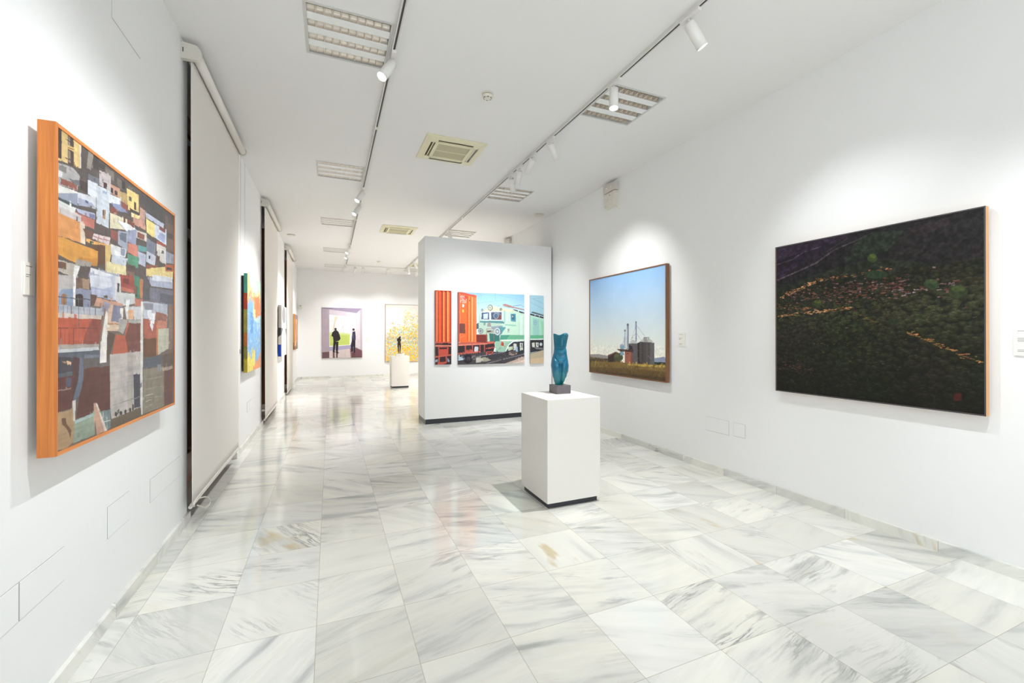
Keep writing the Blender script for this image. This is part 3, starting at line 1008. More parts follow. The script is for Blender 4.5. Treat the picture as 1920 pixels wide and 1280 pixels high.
ART['people'] = '''
P 200 182 195 -31 1796 1337 1831 1338 -39 -30 -11
P 214 200 210 234 1724 1140 1609 1126 358 234 266
P 230 218 226 826 1643 1140 1609 1126 358 826 321
P 182 164 176 -31 1765 234 1728 234 227 -31 192
P 166 146 176 -17 1789 1330 1790 1140 1614 4 1757
P 140 118 148 -17 1789 328 1774 328 1742 4 1753
P 224 210 217 1140 1611 1330 1798 1338 235 1126 363
P 200 182 195 1254 1732 1330 1798 1338 235 1277 268
P 246 244 247 234 1536 971 1462 971 463 234 394
P 250 243 238 250 1511 915 1450 916 467 250 435
P 208 228 95 241 921 916 866 901 467 250 430
P 220 236 140 241 921 916 866 916 815 241 830
L 190 170 130 6 255 1317 386 1303
L 215 190 180 4 256 1129 386 1122
L 215 190 180 4 371 1492 371 1177
P 226 212 186 400 1476 520 1475 437 1256 393 972 342 972 386 1256
L 226 212 186 9 473 1130 531 1289
L 226 212 186 7 531 1289 686 1433
L 226 216 195 7 723 910 752 1260
L 220 205 185 6 782 942 856 1293
L 190 150 140 8 612 926 686 1164
L 190 150 140 7 686 1164 701 894
L 180 170 160 5 241 932 886 879
P 178 166 206 234 388 971 456 971 333 234 253
P 158 112 122 -31 204 234 227 971 336 1126 366 1338 243 1338 -39 -30 -11
P 130 80 90 1126 334 1338 235 1338 -39 946 -31
P 120 80 90 -31 192 227 211 227 -16 -30 -11
P 228 208 202 234 244 916 324 946 -31 234 -16
L 180 150 150 4 620 213 620 -8
L 180 150 150 4 752 243 752 -11
P 120 80 85 345 186 408 185 415 -20 350 -19
P 120 80 85 452 160 517 159 510 -22 456 -21
P 120 70 75 975 192 1103 190 1103 -34 976 -32
L 60 40 48 7 -16 198 234 225
L 60 40 48 7 1129 360 1330 251
P 36 32 44 369 579 535 578 514 183 452 184 447 515 404 208 343 198
P 50 40 46 400 979 473 988 532 938 576 815 602 688 564 625 524 606 371 563 354 752 303 783 328 906
P 64 46 46 479 1026 475 1004 464 987 447 977 429 977 413 986 401 1004 397 1026 401 1048 413 1065 429 1075 447 1075 464 1066 475 1048
P 200 165 150 483 1012 482 1002 480 995 475 990 471 990 467 995 464 1002 463 1012 464 1022 467 1029 471 1034 475 1034 479 1029 482 1022
P 30 25 30 345 233 444 225 444 203 350 186
P 30 25 30 456 200 554 198 549 173 459 149
P 58 54 80 1008 940 1095 953 1116 751 1110 619 978 604 978 719
P 100 110 145 1005 847 1029 847 1023 687 1002 687
P 44 34 48 983 623 1104 623 1098 174 1043 175 1035 415 1017 220 961 224 943 448
P 30 25 30 938 237 1020 236 1020 217 938 218
P 62 42 42 1080 1014 1076 994 1064 978 1048 970 1029 970 1012 978 1000 994 996 1013 1000 1033 1012 1048 1029 1057 1048 1057 1064 1049 1076 1033
P 210 175 160 1017 991 1016 981 1013 973 1008 969 1003 969 998 973 994 981 993 991 994 1000 998 1008 1003 1013 1008 1013 1013 1008 1016 1001
'''
ART['hill'] = '''
P 30 28 30 -33 1754 1427 1348 1424 -21 -36 -273
P 44 34 48 -14 1352 659 1339 544 1278 358 1182 153 1112 -15 991
P 34 26 38 -14 1190 153 1233 358 1265 544 1275 358 1166 117 1117 -15 1100
L 66 56 66 11 5 1172 153 1195
L 66 56 66 11 153 1195 258 1246
L 62 52 62 10 258 1246 406 1264
L 78 66 76 13 5 1025 223 1088
L 72 62 72 13 223 1088 357 1129
L 72 62 72 13 357 1129 514 1220
L 66 58 64 10 514 1220 686 1265
L 60 54 58 10 686 1265 793 1299
L 52 48 52 7 453 1215 616 1294
P 36 42 34 686 1265 819 1304 990 1274 1035 1208 918 1147 740 1119 573 1100
P 34 32 32 990 1274 1427 1336 1426 933 1247 997 1035 1070 894 1079 918 1161
P 46 38 40 1013 1282 1248 1307 1248 1255 1080 1213
P 34 38 30 -15 955 357 1034 658 1087 819 1099 1145 1012 1426 957 1424 -21 -36 -273
'''
ART['hilltop'] = '''
P 52 66 34 824 1098 820 1083 811 1072 798 1068 783 1070 769 1079 760 1093 756 1109 760 1124 769 1135 783 1139 798 1137 811 1128 820 1114
P 76 88 42 815 1117 813 1110 807 1106 798 1104 788 1106 779 1110 773 1117 771 1124 773 1131 779 1136 788 1137 798 1136 807 1131 813 1124
P 48 58 34 424 781 419 769 406 759 387 755 365 756 346 763 332 774 327 788 332 800 346 810 366 814 387 812 406 805 419 794
P 78 82 44 408 795 405 790 396 786 383 784 369 785 356 789 347 794 344 800 347 805 356 809 369 811 383 810 396 806 405 801
P 44 56 36 1193 857 1189 842 1177 830 1159 825 1140 827 1122 836 1109 850 1105 867 1109 883 1122 895 1140 900 1160 897 1177 888 1189 874
P 62 76 46 1183 880 1180 873 1171 869 1157 867 1142 869 1128 873 1119 880 1115 887 1119 894 1128 898 1142 900 1157 898 1171 893 1180 887
P 44 54 34 1339 794 1334 776 1321 762 1302 755 1280 757 1261 767 1247 783 1242 803 1247 822 1261 835 1280 842 1302 840 1321 829 1334 813
P 62 72 40 1328 815 1324 807 1314 801 1299 798 1283 800 1268 805 1258 813 1254 822 1258 831 1268 837 1283 840 1299 838 1314 832 1324 824
P 42 50 34 961 609 958 600 947 593 932 589 915 590 899 594 888 602 884 611 888 621 899 628 915 631 932 631 947 626 958 618
P 40 54 36 894 964 886 952 866 943 835 941 801 945 770 955 748 969 740 984 748 998 770 1006 801 1008 835 1003 866 993 886 979
P 66 28 22 1267 117 1306 127 1308 79 1269 68
'''

# ------------------------------------------------------------------ painter: lays paint on the points of a canvas mesh
FONT = {'A': '0E11111F111111', 'C': '0E11101010110E', 'E': '1F10101E10101F', 'N': '11191513111111', 'R': '1E11111E141211', 'U': '1111111111110E',
 '0': '0E13151519110E', '1': '040C040404040E', '2': '0E11010204081F', '3': '1F02040201110E', '4': '02060A121F0202', '9': '0E11110F01020C',
 'a': '00000E010F110F', 'c': '00000E1010110E', 'e': '00000E111F100E', 'f': '0609081C080808', 'i': '04000C0404040E', 'm': '00001A15151515',
 'n': '00001619111111', 'o': '00000E1111110E', 'p': '00001E111E1010', 'r': '00001619101010', 's': '00000E100E011E', 't': '08081C0808090E',
 'u': '0000111111130D', 'v': '000011111110A04'[:14], ' ': '00000000000000', '_': '00000000000000'}
FONT['v'] = '00001111110A04'

class Paint:
    def __init__(s, w, h, nx, ny, rgb=(255, 255, 255)):
        s.w, s.h, s.nx, s.ny = w, h, nx, ny
        s.img = np.zeros((ny, nx, 3)) + np.array(rgb, float)
        s.X, s.Y = np.meshgrid(np.linspace(0, w, nx), np.linspace(0, h, ny))
    def poly(s, rgb, pts, alpha=1.0):
        xs = pts[0::2]; ys = pts[1::2]
        i0 = max(0, int(min(xs) / s.w * (s.nx - 1)) - 1); i1 = min(s.nx, int(max(xs) / s.w * (s.nx - 1)) + 2)
        j0 = max(0, int(min(ys) / s.h * (s.ny - 1)) - 1); j1 = min(s.ny, int(max(ys) / s.h * (s.ny - 1)) + 2)
        if i1 <= i0 or j1 <= j0: return
        X, Y = s.X[j0:j1, i0:i1], s.Y[j0:j1, i0:i1]
        ins = np.zeros(X.shape, bool)
        n = len(xs)
        for k in range(n):
            xa, ya, xb, yb = xs[k], ys[k], xs[(k + 1) % n], ys[(k + 1) % n]
            if ya == yb: continue
            c = ((ya > Y) != (yb > Y)) & (X < (xb - xa) * (Y - ya) / (yb - ya) + xa)
            ins ^= c
        A = (ins * alpha)[..., None]
        sub = s.img[j0:j1, i0:i1]
        s.img[j0:j1, i0:i1] = sub * (1 - A) + np.array(rgb, float) * A
    def ell(s, rgb, cx, cy, rx, ry, alpha=1.0):
        p = []
        for i in range(14):
            a = 2 * PI * i / 14
            p += [cx + rx * math.cos(a), cy + ry * math.sin(a)]
        s.poly(rgb, p, alpha)
    def line(s, rgb, w, x0, y0, x1, y1, alpha=1.0):
        L_ = math.hypot(x1 - x0, y1 - y0) or 1
        nx, ny = -(y1 - y0) / L_ * w / 2, (x1 - x0) / L_ * w / 2
        s.poly(rgb, [x0 + nx, y0 + ny, x1 + nx, y1 + ny, x1 - nx, y1 - ny, x0 - nx, y0 - ny], alpha)
    def text(s, rgb, txt, x0, ytop, x1, ybot, alpha=1.0):
        n = len(txt); cw = (x1 - x0) / n; ph = (ytop - ybot) / 7; pw = cw / 6
        for i, ch in enumerate(txt):
            g = FONT.get(ch, FONT[' '])
            for r in range(7):
                bits = int(g[2 * r:2 * r + 2], 16)
                for c in range(5):
                    if bits >> (4 - c) & 1:
                        xa = x0 + i * cw + c * pw; ya = ytop - r * ph
                        s.poly(rgb, [xa, ya, xa + pw, ya, xa + pw, ya - ph, xa, ya - ph], alpha)
    def grad(s, top, bot, v1, v0):
        t = np.clip((s.Y / s.h - v0) / (v1 - v0), 0, 1)[..., None]
        s.img = np.array(bot, float) * (1 - t) + np.array(top, float) * t
    def noise(s, sx, sy, seed, octaves=3):
        """smooth value noise, -1..1"""
        rng = np.random.RandomState(seed); out = np.zeros(s.X.shape); amp = 1.0; tot = 0
        for o in range(octaves):
            gw, gh = int(sx * 2 ** o) + 2, int(sy * 2 ** o) + 2
            g = rng.rand(gh, gw) * 2 - 1
            u = s.X / s.w * (gw - 1.001); v = s.Y / s.h * (gh - 1.001)
            i, j = u.astype(int), v.astype(int); fu, fv = u - i, v - j
            fu = fu * fu * (3 - 2 * fu); fv = fv * fv * (3 - 2 * fv)
            out += amp * ((g[j, i] * (1 - fu) + g[j, i + 1] * fu) * (1 - fv) + (g[j + 1, i] * (1 - fu) + g[j + 1, i + 1] * fu) * fv)
            tot += amp; amp *= 0.5
        return out / tot
    def run(s, txt):
        for ln in txt.strip().split('\n'):
            t = ln.split(); k = t[0]
            if k == 'W':
                s.text(tuple(map(int, t[1:4])), t[4].replace('_', ' '), *[int(v) for v in t[5:9]]); continue
            n = [float(v) for v in t[1:]]
            if k == 'G': s.grad(n[:3], n[3:6], n[6], n[7])
            elif k == 'P': s.poly(n[:3], n[3:])
            elif k == 'L': s.line(n[:3], n[3], *n[4:8])
    def warp(s, mm, sx, sy, seed):
        dx = s.noise(sx, sy, seed, 2) * mm / s.w * (s.nx - 1); dy = s.noise(sx, sy, seed + 1, 2) * mm / s.h * (s.ny - 1)
        J, I = np.mgrid[0:s.ny, 0:s.nx]
        s.img = s.img[np.clip((J + dy).round().astype(int), 0, s.ny - 1), np.clip((I + dx).round().astype(int), 0, s.nx - 1)]
    def detail(s, n, seed, lo, hi, box, size):
        """small strokes picking up the paint beneath them a shade lighter or darker"""
        rg = random.Random(seed)
        for k in range(n):
            x = rg.uniform(box[0], box[2]); y = rg.uniform(box[1], box[3])
            i = min(s.nx - 1, int(x / s.w * (s.nx - 1))); j = min(s.ny - 1, int(y / s.h * (s.ny - 1)))
            c = s.img[j, i] * rg.uniform(lo, hi) + np.array([rg.uniform(-8, 8) for _ in range(3)])
            a, b = size * rg.uniform(.3, 1.4), size * rg.uniform(.3, 1.6)
            sk = rg.uniform(-.3, .3) * a
            s.poly(np.clip(c, 0, 255), [x, y, x + a, y + sk, x + a, y + b + sk, x, y + b], rg.uniform(.35, .85))
    def brush(s, amt, sx, sy, seed):
        s.img = np.clip(s.img * (1 + amt * s.noise(sx, sy, seed)[..., None]), 0, 255)

def paint_mesh(name, P, org, U, V, mat, parent):
    """P.w/P.h in mm; canvas surface starting at org, spanned by unit vectors U, V"""
    nx, ny = P.nx, P.ny
    at = Vector(parent['_at']); o = np.array(Vector(org) - at)
    u = (P.X / 1000.0).ravel()[:, None]; v = (P.Y / 1000.0).ravel()[:, None]
    co = o + u * np.array(U) + v * np.array(V)
    idx = np.arange(nx * ny).reshape(ny, nx)
    q = np.stack([idx[:-1, :-1], idx[:-1, 1:], idx[1:, 1:], idx[1:, :-1]], -1).reshape(-1, 4)
    me = bpy.data.meshes.new(name)
    me.vertices.add(len(co)); me.vertices.foreach_set('co', co.ravel().astype(np.float32))
    me.loops.add(q.size); me.loops.foreach_set('vertex_index', q.ravel().astype(np.int32))
    me.polygons.add(len(q))
    me.polygons.foreach_set('loop_start', (np.arange(len(q)) * 4).astype(np.int32))
    me.polygons.foreach_set('loop_total', np.full(len(q), 4, np.int32))
    me.update(calc_edges=True)
    c = np.clip(P.img, 0, 255) / 255.0
    c = np.where(c <= 0.04045, c / 12.92, ((c + 0.055) / 1.055) ** 2.4)
    rgba = np.ones((nx * ny, 4), np.float32); rgba[:, :3] = c.reshape(-1, 3)
    at_ = me.attributes.new('paint', 'FLOAT_COLOR', 'POINT')
    at_.data.foreach_set('color', rgba.ravel())
    me.materials.append(mat)
    ob = bpy.data.objects.new(name, me); C.objects.link(ob)
    ob.parent = parent; ob['_at'] = parent['_at']
    return ob

# ------------------------------------------------------------------ wall-hung things: (u, v, d) -> world on the left, right or a south-facing wall
def wbox(mb, side, plane, u0, u1, v0, v1, d0, d1, mi=0, b=0.0):
    if side == 'L': mb.box(plane + d0, plane + d1, u0, u1, v0, v1, mi, b)
    elif side == 'R': mb.box(plane - d1, plane - d0, u0, u1, v0, v1, mi, b)
    else: mb.box(u0, u1, plane - d1, plane - d0, v0, v1, mi, b)
    return mb
def wcanvas(name, P, side, plane, u0, u1, v0, d, mat, parent):
    if side == 'L': return paint_mesh(name, P, (plane + d, u0, v0), (0, 1, 0), (0, 0, 1), mat, parent)
    if side == 'R': return paint_mesh(name, P, (plane - d, u1, v0), (0, -1, 0), (0, 0, 1), mat, parent)
    return paint_mesh(name, P, (u0, plane - d, v0), (1, 0, 0), (0, 0, 1), mat, parent)
def wat(side, plane, u, v):
    return {'L': (plane, u, v), 'R': (plane, u, v), 'F': (u, plane, v)}[side]

def framed(label, side, plane, u0, u1, v0, v1, gap, d, rim, mats, P, pmat, name='framed_painting', cat='painting', grp=None, front=None, proud=0.003):
    """box frame around a canvas; mats = (upright, rail)"""
    t = thing(name, label, cat, wat(side, plane, (u0 + u1) / 2, (v0 + v1) / 2), grp)
    for (a, b_) in ((u0, u0 + rim), (u1 - rim, u1)):
        wbox(MB(), side, plane, a, b_, v0, v1, gap, d, 0).build('frame_upright', mats[0], t)
    for (a, b_) in ((v0, v0 + rim), (v1 - rim, v1)):
        wbox(MB(), side, plane, u0 + rim, u1 - rim, a, b_, gap, d, 0).build('frame_rail', mats[1], t)
    if front:
        f = MB(); e = 0.002
        wbox(f, side, plane, u0, u0 + rim, v0, v1, d, d + e); wbox(f, side, plane, u1 - rim, u1, v0, v1, d, d + e)
        wbox(f, side, plane, u0 + rim, u1 - rim, v0, v0 + rim, d, d + e); wbox(f, side, plane, u0 + rim, u1 - rim, v1 - rim, v1, d, d + e)
        f.build('frame_face', front, t)
    wbox(MB(), side, plane, u0 + rim, u1 - rim, v0 + rim, v1 - rim, gap + 0.005, d - proud - 0.002).build('stretcher_panel', M['canvas_raw'], t)
    wcanvas('canvas', P, side, plane, u0 + rim, u1 - rim, v0 + rim, d - proud, pmat, t)
    for a in (u0 + 0.25 * (u1 - u0), u0 + 0.75 * (u1 - u0)):
        wbox(MB(), side, plane, a - 0.02, a + 0.02, v1 - 0.16, v1 - 0.08, 0.0, gap + 0.006).build('wall_hook', M['steel'], t)
    return t

def stretched(label, side, plane, u0, u1, v0, v1, gap, d, P, pmat, edge_mat=None, edges=None, name='wall_picture', grp=None):
    t = thing(name, label, 'painting', wat(side, plane, (u0 + u1) / 2, (v0 + v1) / 2), grp)
    wbox(MB(), side, plane, u0 + .001, u1 - .001, v0 + .001, v1 - .001, gap, d - 0.001).build('stretcher', edge_mat or M['canvas_raw'], t)
    wcanvas('canvas', P, side, plane, u0, u1, v0, d, pmat, t)
    if edges is not None:
        E_ = edges
        if side == 'L': paint_mesh('painted_edge', E_, (plane + gap, u0, v0), (1, 0, 0), (0, 0, 1), pmat, t)
        else: paint_mesh('painted_edge', E_, (u0, plane - gap, v0), (0, -1, 0), (0, 0, 1), pmat, t)
    for a in (u0 + 0.2 * (u1 - u0), u0 + 0.8 * (u1 - u0)):
        wbox(MB(), side, plane, a - 0.015, a + 0.015, v1 - 0.14, v1 - 0.08, 0.0, gap + 0.004).build('wall_hook', M['steel'], t)
    return t

# --- townscape on the left wall
P = Paint(1390, 1275, 400, 560, (120, 105, 95))
P.run(ART['city'])
P.detail(420, 2, .78, 1.15, (0, 520, 1390, 1275), 15)
P.detail(200, 3, .88, 1.1, (0, 0, 1390, 560), 18)
P.warp(2.5, 30, 28, 8)
P.img = (P.img * 0.88 + P.img.mean(axis=2, keepdims=True) * 0.12) * 0.90
P.brush(0.10, 40, 30, 3); P.brush(0.07, 9, 120, 5)
framed('large framed painting of stacked whitewashed town houses in a deep orange wood frame', 'L', XL, 2.27, 3.69, 1.03, 2.335, 0.03, 0.085, 0.015,
       (M['orange_wood_v'], M['orange_wood_h']), P, M['painting'])

# --- dark hillside on the right wall
P = Paint(1434 - 16, 1343 - 16, 460, 420, (30, 28, 30))
P.run(ART['hill'])
P.brush(0.5, 60, 60, 11)
rng = random.Random(4)
def ridge(u): return 0.655 + 0.105 * math.sin(min(1.0, u * 1.9) * PI / 2) - 0.02 * max(0, u - 0.5)
bl = []
for k in range(2600):
    u, v = rng.random(), rng.random() * 0.78
    if v < ridge(u): bl.append((v, u))
bl.sort(reverse=True)
tint = P.noise(4, 4, 17)
for v, u in bl:
    near = (1 - v / 0.8) * 0.7 + u * 0.45
    if rng.random() < 0.45 * near: continue
    r = (7 + 32 * near ** 1.3) * (0.55 + 0.75 * rng.random())
    light = 0.44 + 0.36 * math.exp(-((v - 0.52) / 0.14) ** 2) + 0.22 * rng.random()
    if v < 0.2: light *= 0.66 + 0.3 * v / 0.2
    w_ = tint[int(v * (P.ny - 1)), int(u * (P.nx - 1))]
    g = ((48 + 7 * w_) * light, (50 - 2 * w_) * light, (33 + 4 * w_) * light)
    x, y = u * P.w, v * P.h
    P.ell((24, 22, 20), x, y - r * 0.40, r * 1.3, r * 0.75, 0.85)
    P.ell(g, x, y, r * 1.1, r * 0.8, 0.9)
    P.ell(tuple(min(255, c * 1.30 + 4) for c in g), x - r * 0.08, y + r * 0.28, r * 0.8, r * 0.42, 0.5)
    P.ell(tuple(min(255, c * 1.62 + 6) for c in g), x - r * 0.1, y + r * 0.52, r * 0.45, r * 0.16, 0.5)
def dabs(x0, y0, x1, y1, n, cols, spread, size):
    for k in range(n):
        f = rng.random()
        x = x0 + (x1 - x0) * f + rng.uniform(-10, 10); y = y0 + (y1 - y0) * f + rng.gauss(0, spread)
        L_ = size * rng.uniform(0.6, 2.2)
        P.line(rng.choice(cols), rng.uniform(0.25, 0.6) * size, x, y, x + L_, y + rng.uniform(-.25, .25) * L_, rng.uniform(0.5, 0.95))
SAND = [(206, 150, 100), (228, 176, 130), (160, 92, 66), (190, 120, 78), (140, 110, 60)]
ROSE = [(120, 66, 62), (150, 92, 78), (104, 58, 60), (130, 100, 104)]
dabs(20, 860, 400, 985, 90, SAND, 9, 12)
dabs(400, 985, 900, 1000, 60, SAND[2:] + ROSE, 10, 11)
dabs(120, 840, 1000, 880, 260, ROSE, 50, 13)
dabs(300, 640, 1380, 700, 160, [(80, 60, 58), (70, 72, 44), (88, 80, 52)], 70, 12)
dabs(600, 880, 1300, 850, 70, ROSE + [(150, 128, 134)], 40, 17)
dabs(10, 690, 620, 730, 110, SAND, 8, 13)
dabs(10, 775, 300, 745, 50, SAND[2:], 10, 9)
dabs(640, 690, 820, 600, 30, [(110, 112, 56), (120, 90, 56)], 8, 9)
dabs(1000, 540, 1400, 330, 60, SAND[2:] + [(170, 130, 60)], 8, 12)
dabs(0, 260, 330, 190, 50, [(96, 56, 56), (84, 52, 64)], 30, 12)
dabs(300, 400, 1100, 420, 60, [(78, 84, 44), (100, 80, 48)], 90, 9)
P.run(ART['hilltop'])
P.brush(0.3, 110, 90, 7)
framed('large dark painting of a wooded hillside in a thin grey edged frame with orange sides', 'R', XR, 1.393, 2.827, 0.985, 2.328, 0.02, 0.06, 0.008,
       (M['pale_wood'], M['pale_wood']), P, M['painting_gloss'], front=M['frame_grey'], proud=0.002)

# --- grain silos on the right wall
P = Paint(1730, 1453, 330, 300, (220, 225, 225))
P.run(ART['silo']); P.detail(500, 6, .82, 1.15, (0, 0, 1730, 200), 26); P.detail(160, 7, .85, 1.12, (480, 200, 1200, 420), 14)
P.brush(0.015, 10, 8, 21); P.img[:90] = np.clip(P.img[:90] * (1 + 0.10 * P.noise(90, 70, 22)[:90, :, None]), 0, 255)
framed('framed painting of grain silos under a pale blue sky in a walnut box frame', 'R', XR, 4.27, 6.03, 0.915, 2.40, 0.02, 0.07, 0.016,
       (M['brown_wood'], M['brown_wood']), P, M['painting'], proud=0.008)

# --- two men at a window, back wall
P = Paint(1336, 1790, 250, 330, (200, 182, 195))
P.run(ART['people']); P.img = (P.img * 0.8 + P.img.mean(axis=2, keepdims=True) * 0.2) * 0.95
P.brush(0.03, 10, 14, 31)
stretched('painting of two dark clothed men by a window in a lilac room', 'F', YB, -0.27, 1.066, 0.715, 2.505, 0.012, 0.04, P, M['painting'], M['frame_grey'])

# --- yellow dotted picture with faint lettering, back wall
W_, H_ = 1500, 2140
P = Paint(W_, H_, 230, 330, (242, 238, 230))
P.ell((252, 252, 250), 260, 1500, 420, 560, 0.7)
rng = random.Random(9)
n1 = P.noise(5, 7, 3)
for k in range(9000):
    u, v = rng.random(), rng.random() ** 1.25
    i, j = int(v * (P.ny - 1)), int(u * (P.nx - 1))
    dens = 1.25 - 1.5 * v + 0.75 * (u - 0.4) + 0.8 * n1[i, j]
    if rng.random() > dens or v > 0.9: continue
    t = rng.random()
    c = (244, 176, 44) if t < .34 else (244, 214, 70) if t < .56 else (160, 204, 220) if t < .80 else (248, 214, 150) if t < .93 else (120, 196, 212)
    s = rng.uniform(14, 40)
    P.poly(c, [u * W_, v * H_, u * W_ + s, v * H_ + 2, u * W_ + s, v * H_ + s, u * W_ - 1, v * H_ + s], 0.45 + 0.4 * (1 - v))
for (cx, cy, rx, ry) in ((1010, 1910, 150, 130), (1010, 1730, 90, 70), (1010, 1580, 230, 150)):
    for a in range(28):
        a0, a1 = a * 2 * PI / 28, (a + 0.8) * 2 * PI / 28
        P.line((206, 200, 176), 7, cx + rx * math.cos(a0), cy + ry * math.sin(a0), cx + rx * math.cos(a1), cy + ry * math.sin(a1), 0.8)
P.img = np.clip((P.img - P.img.mean(axis=2, keepdims=True)) * 1.25 + P.img.mean(axis=2, keepdims=True) * 0.93, 0, 255)
P.text((132, 146, 146), 'minimum space', 70, 965, 1270, 835, 0.85)
P.text((132, 154, 164), 'for a conversation', 70, 795, 1450, 665, 0.85)
framed('pale picture dotted yellow and blue with faint grey lettering in a thin brown frame', 'F', YB, 1.874, 3.40, 0.520, 2.676, 0.01, 0.04, 0.013,
       (M['frame_thin'], M['frame_thin']), P, M['painting'])

# --- railway triptych on the free-standing partition: three separate canvases
PY = 7.42
G3 = 'three canvases of a railway triptych on the partition'
P = Paint(278, 1265, 80, 330, (235, 98, 52)); P.run(ART['trainl']); P.brush(0.06, 6, 40, 41)
E_ = Paint(30, 1265, 4, 200, (150, 120, 112)); E_.poly((120, 66, 56), [0, 300, 30, 300, 30, 1265, 0, 1265])
stretched('narrow left canvas of the triptych showing orange corrugated container ribs', 'F', PY, 1.637, 1.915, 1.010, 2.275, 0.01, 0.04, P, M['painting'], M['canvas_raw'], E_, grp=G3)
P = Paint(1255, 1260, 380, 330, (200, 225, 238)); P.run(ART['trainc']); P.detail(420, 5, .8, 1.18, (0, 0, 1255, 300), 20); P.warp(4, 60, 60, 9); P.brush(0.02, 50, 50, 42)
E_ = Paint(30, 1260, 4, 200, (140, 96, 90)); E_.poly((70, 56, 56), [0, 0, 30, 0, 30, 400, 0, 400])
stretched('wide middle canvas of the triptych showing an orange container and pale green locomotive', 'F', PY, 2.036, 3.291, 1.000, 2.260, 0.01, 0.04, P, M['painting'], M['canvas_raw'], E_, grp=G3)
P = Paint(276, 1270, 80, 330, (160, 200, 216)); P.run(ART['trainr']); P.brush(0.02, 12, 50, 43)
E_ = Paint(30, 1270, 4, 200, (176, 206, 216)); E_.poly((130, 120, 112), [0, 0, 30, 0, 30, 420, 0, 420]); E_.poly((150, 190, 172), [0, 420, 30, 420, 30, 900, 0, 900])
stretched('narrow right canvas of the triptych showing the green locomotive side and round emblem', 'F', PY, 3.412, 3.688, 0.985, 2.255, 0.01, 0.04, P, M['painting'], M['canvas_raw'], E_, grp=G3)

# --- abstract between the first two blinds
def abstract(P):
    w, h = P.w, P.h
    n = P.noise(5, 6, 51); m = P.noise(18, 24, 52)
    x, y = P.X / w, P.Y / h
    def lay(mask, c):
        P.img = np.where(mask[..., None], np.array(c, float), P.img)
    P.img[:] = (188, 220, 200)
    lay(y + 0.12 * n < 0.86 - 0.05 * m, (236, 224, 150))
    lay((x < 0.16 + 0.1 * n) & (y > 0.8), (232, 216, 130))
    lay((y + 0.10 * n + 0.06 * m < 0.79) & (y > 0.6), (240, 160, 96))
    lay((x + 0.15 * n > 0.5) & (y + 0.12 * m < 0.82) & (y > 0.56), (236, 128, 78))
    lay((y + 0.1 * n + 0.05 * m < 0.62 + 0.10 * (x < 0.45)), (178, 214, 216))
    lay((abs(x - 0.48 + 0.1 * n) < 0.09) & (y > 0.48) & (y < 0.66), (232, 226, 150))
    lay((y + 0.08 * n + 0.1 * m < 0.52 + 0.22 * (x < 0.4 + 0.1 * n)), (126, 178, 226))
    lay((abs(x - 0.3 + 0.08 * m) < 0.1) & (y < 0.62) & (y > 0.4), (92, 146, 206))
    lay((m > 0.32) & (y < 0.6) & (y > 0.2), (160, 206, 226))
    lay((y + 0.14 * n < 0.16) & (x < 0.55), (232, 214, 100))
    lay((y < 0.04 + 0.2 * (x - 0.45) + 0.06 * m) & (x > 0.4), (236, 150, 96))
    lay((abs(x - 0.32) < 0.03) & (y > 0.18) & (y < 0.25), (236, 214, 96))
    lay((m < -0.5) & (y < 0.35), (212, 200, 120))
P = Paint(1160, 1300, 200, 280); abstract(P); P.brush(0.10, 30, 60, 53); P.brush(0.06, 120, 40, 54)
E_ = Paint(42, 1300, 5, 260, (170, 150, 50))
for (a, b_, c) in ((1040, 1300, (72, 150, 134)), (830, 1040, (184, 62, 28)), (520, 830, (160, 148, 62)), (350, 520, (190, 112, 34)), (180, 350, (142, 130, 50)), (0, 180, (186, 160, 52))):
    E_.poly(c, [-5, a, 50, a, 50, b_, -5, b_])
E_.brush(0.12, 2, 30, 55)
t = stretched('abstract canvas in blue, orange and yellow with a banded teal and red side edge', 'L', XL, 6.64, 7.80, 1.02, 2.32, 0.028, 0.07, P, M['painting_thick'], M['canvas_raw'], E_)
wbox(MB(), 'L', XL, 6.66, 7.78, 1.04, 2.29, 0.008, 0.0275).build('backing_board', M['backing'], t)

# --- grey oval abstract between the second and third blinds
def oval(P, edge=False):
    w, h = P.w, P.h
    P.img[:] = (232, 230, 224)
    if edge:
        P.img[:] = (196, 192, 188)
        P.poly((150, 148, 146), [0, 620, w * .4, 620, w * .4, h, 0, h])
        P.poly((60, 58, 60), [0, 420, w, 480, w, 620, 0, 620])
        P.poly((226, 220, 210), [0, 0, w, 0, w, 480, 0, 400])
        P.poly((20, 70, 196), [0, 0, w, 0, w, 260, 0, 260])
        return
    P.ell((142, 140, 146), w * .5, h * .82, w * .38, h * .18)
    P.poly((222, 224, 190), [w * .36, h * .66, w * .64, h * .66, w * .6, h * .46, w * .42, h * .46])
    P.poly((112, 110, 112), [0, h * .55, w * .3, h * .55, w * .02, h * .42, 0, h * .42])
    P.poly((112, 110, 112), [w, h * .55, w * .68, h * .55, w * .94, h * .42, w, h * .36])
    P.poly((206, 218, 234), [w * .12, h * .04, w * .3, h * .05, w * .46, h * .42, w * .3, h * .38])
    for k in range(14): P.ell((90, 120, 170), w * (.2 + .25 * (k % 4) / 4 + .02 * k), h * (.06 + .025 * k), 9, 6)
P = Paint(1150, 1120, 120, 200); oval(P); P.brush(0.03, 20, 20, 61)
E_ = Paint(65, 1120, 6, 160); oval(E_, True)
stretched('white abstract canvas with a grey oval and a blue square on its side', 'L', XL, 10.75, 11.90, 1.055, 2.175, 0.025, 0.09, P, M['painting'], M['canvas_raw'], E_)

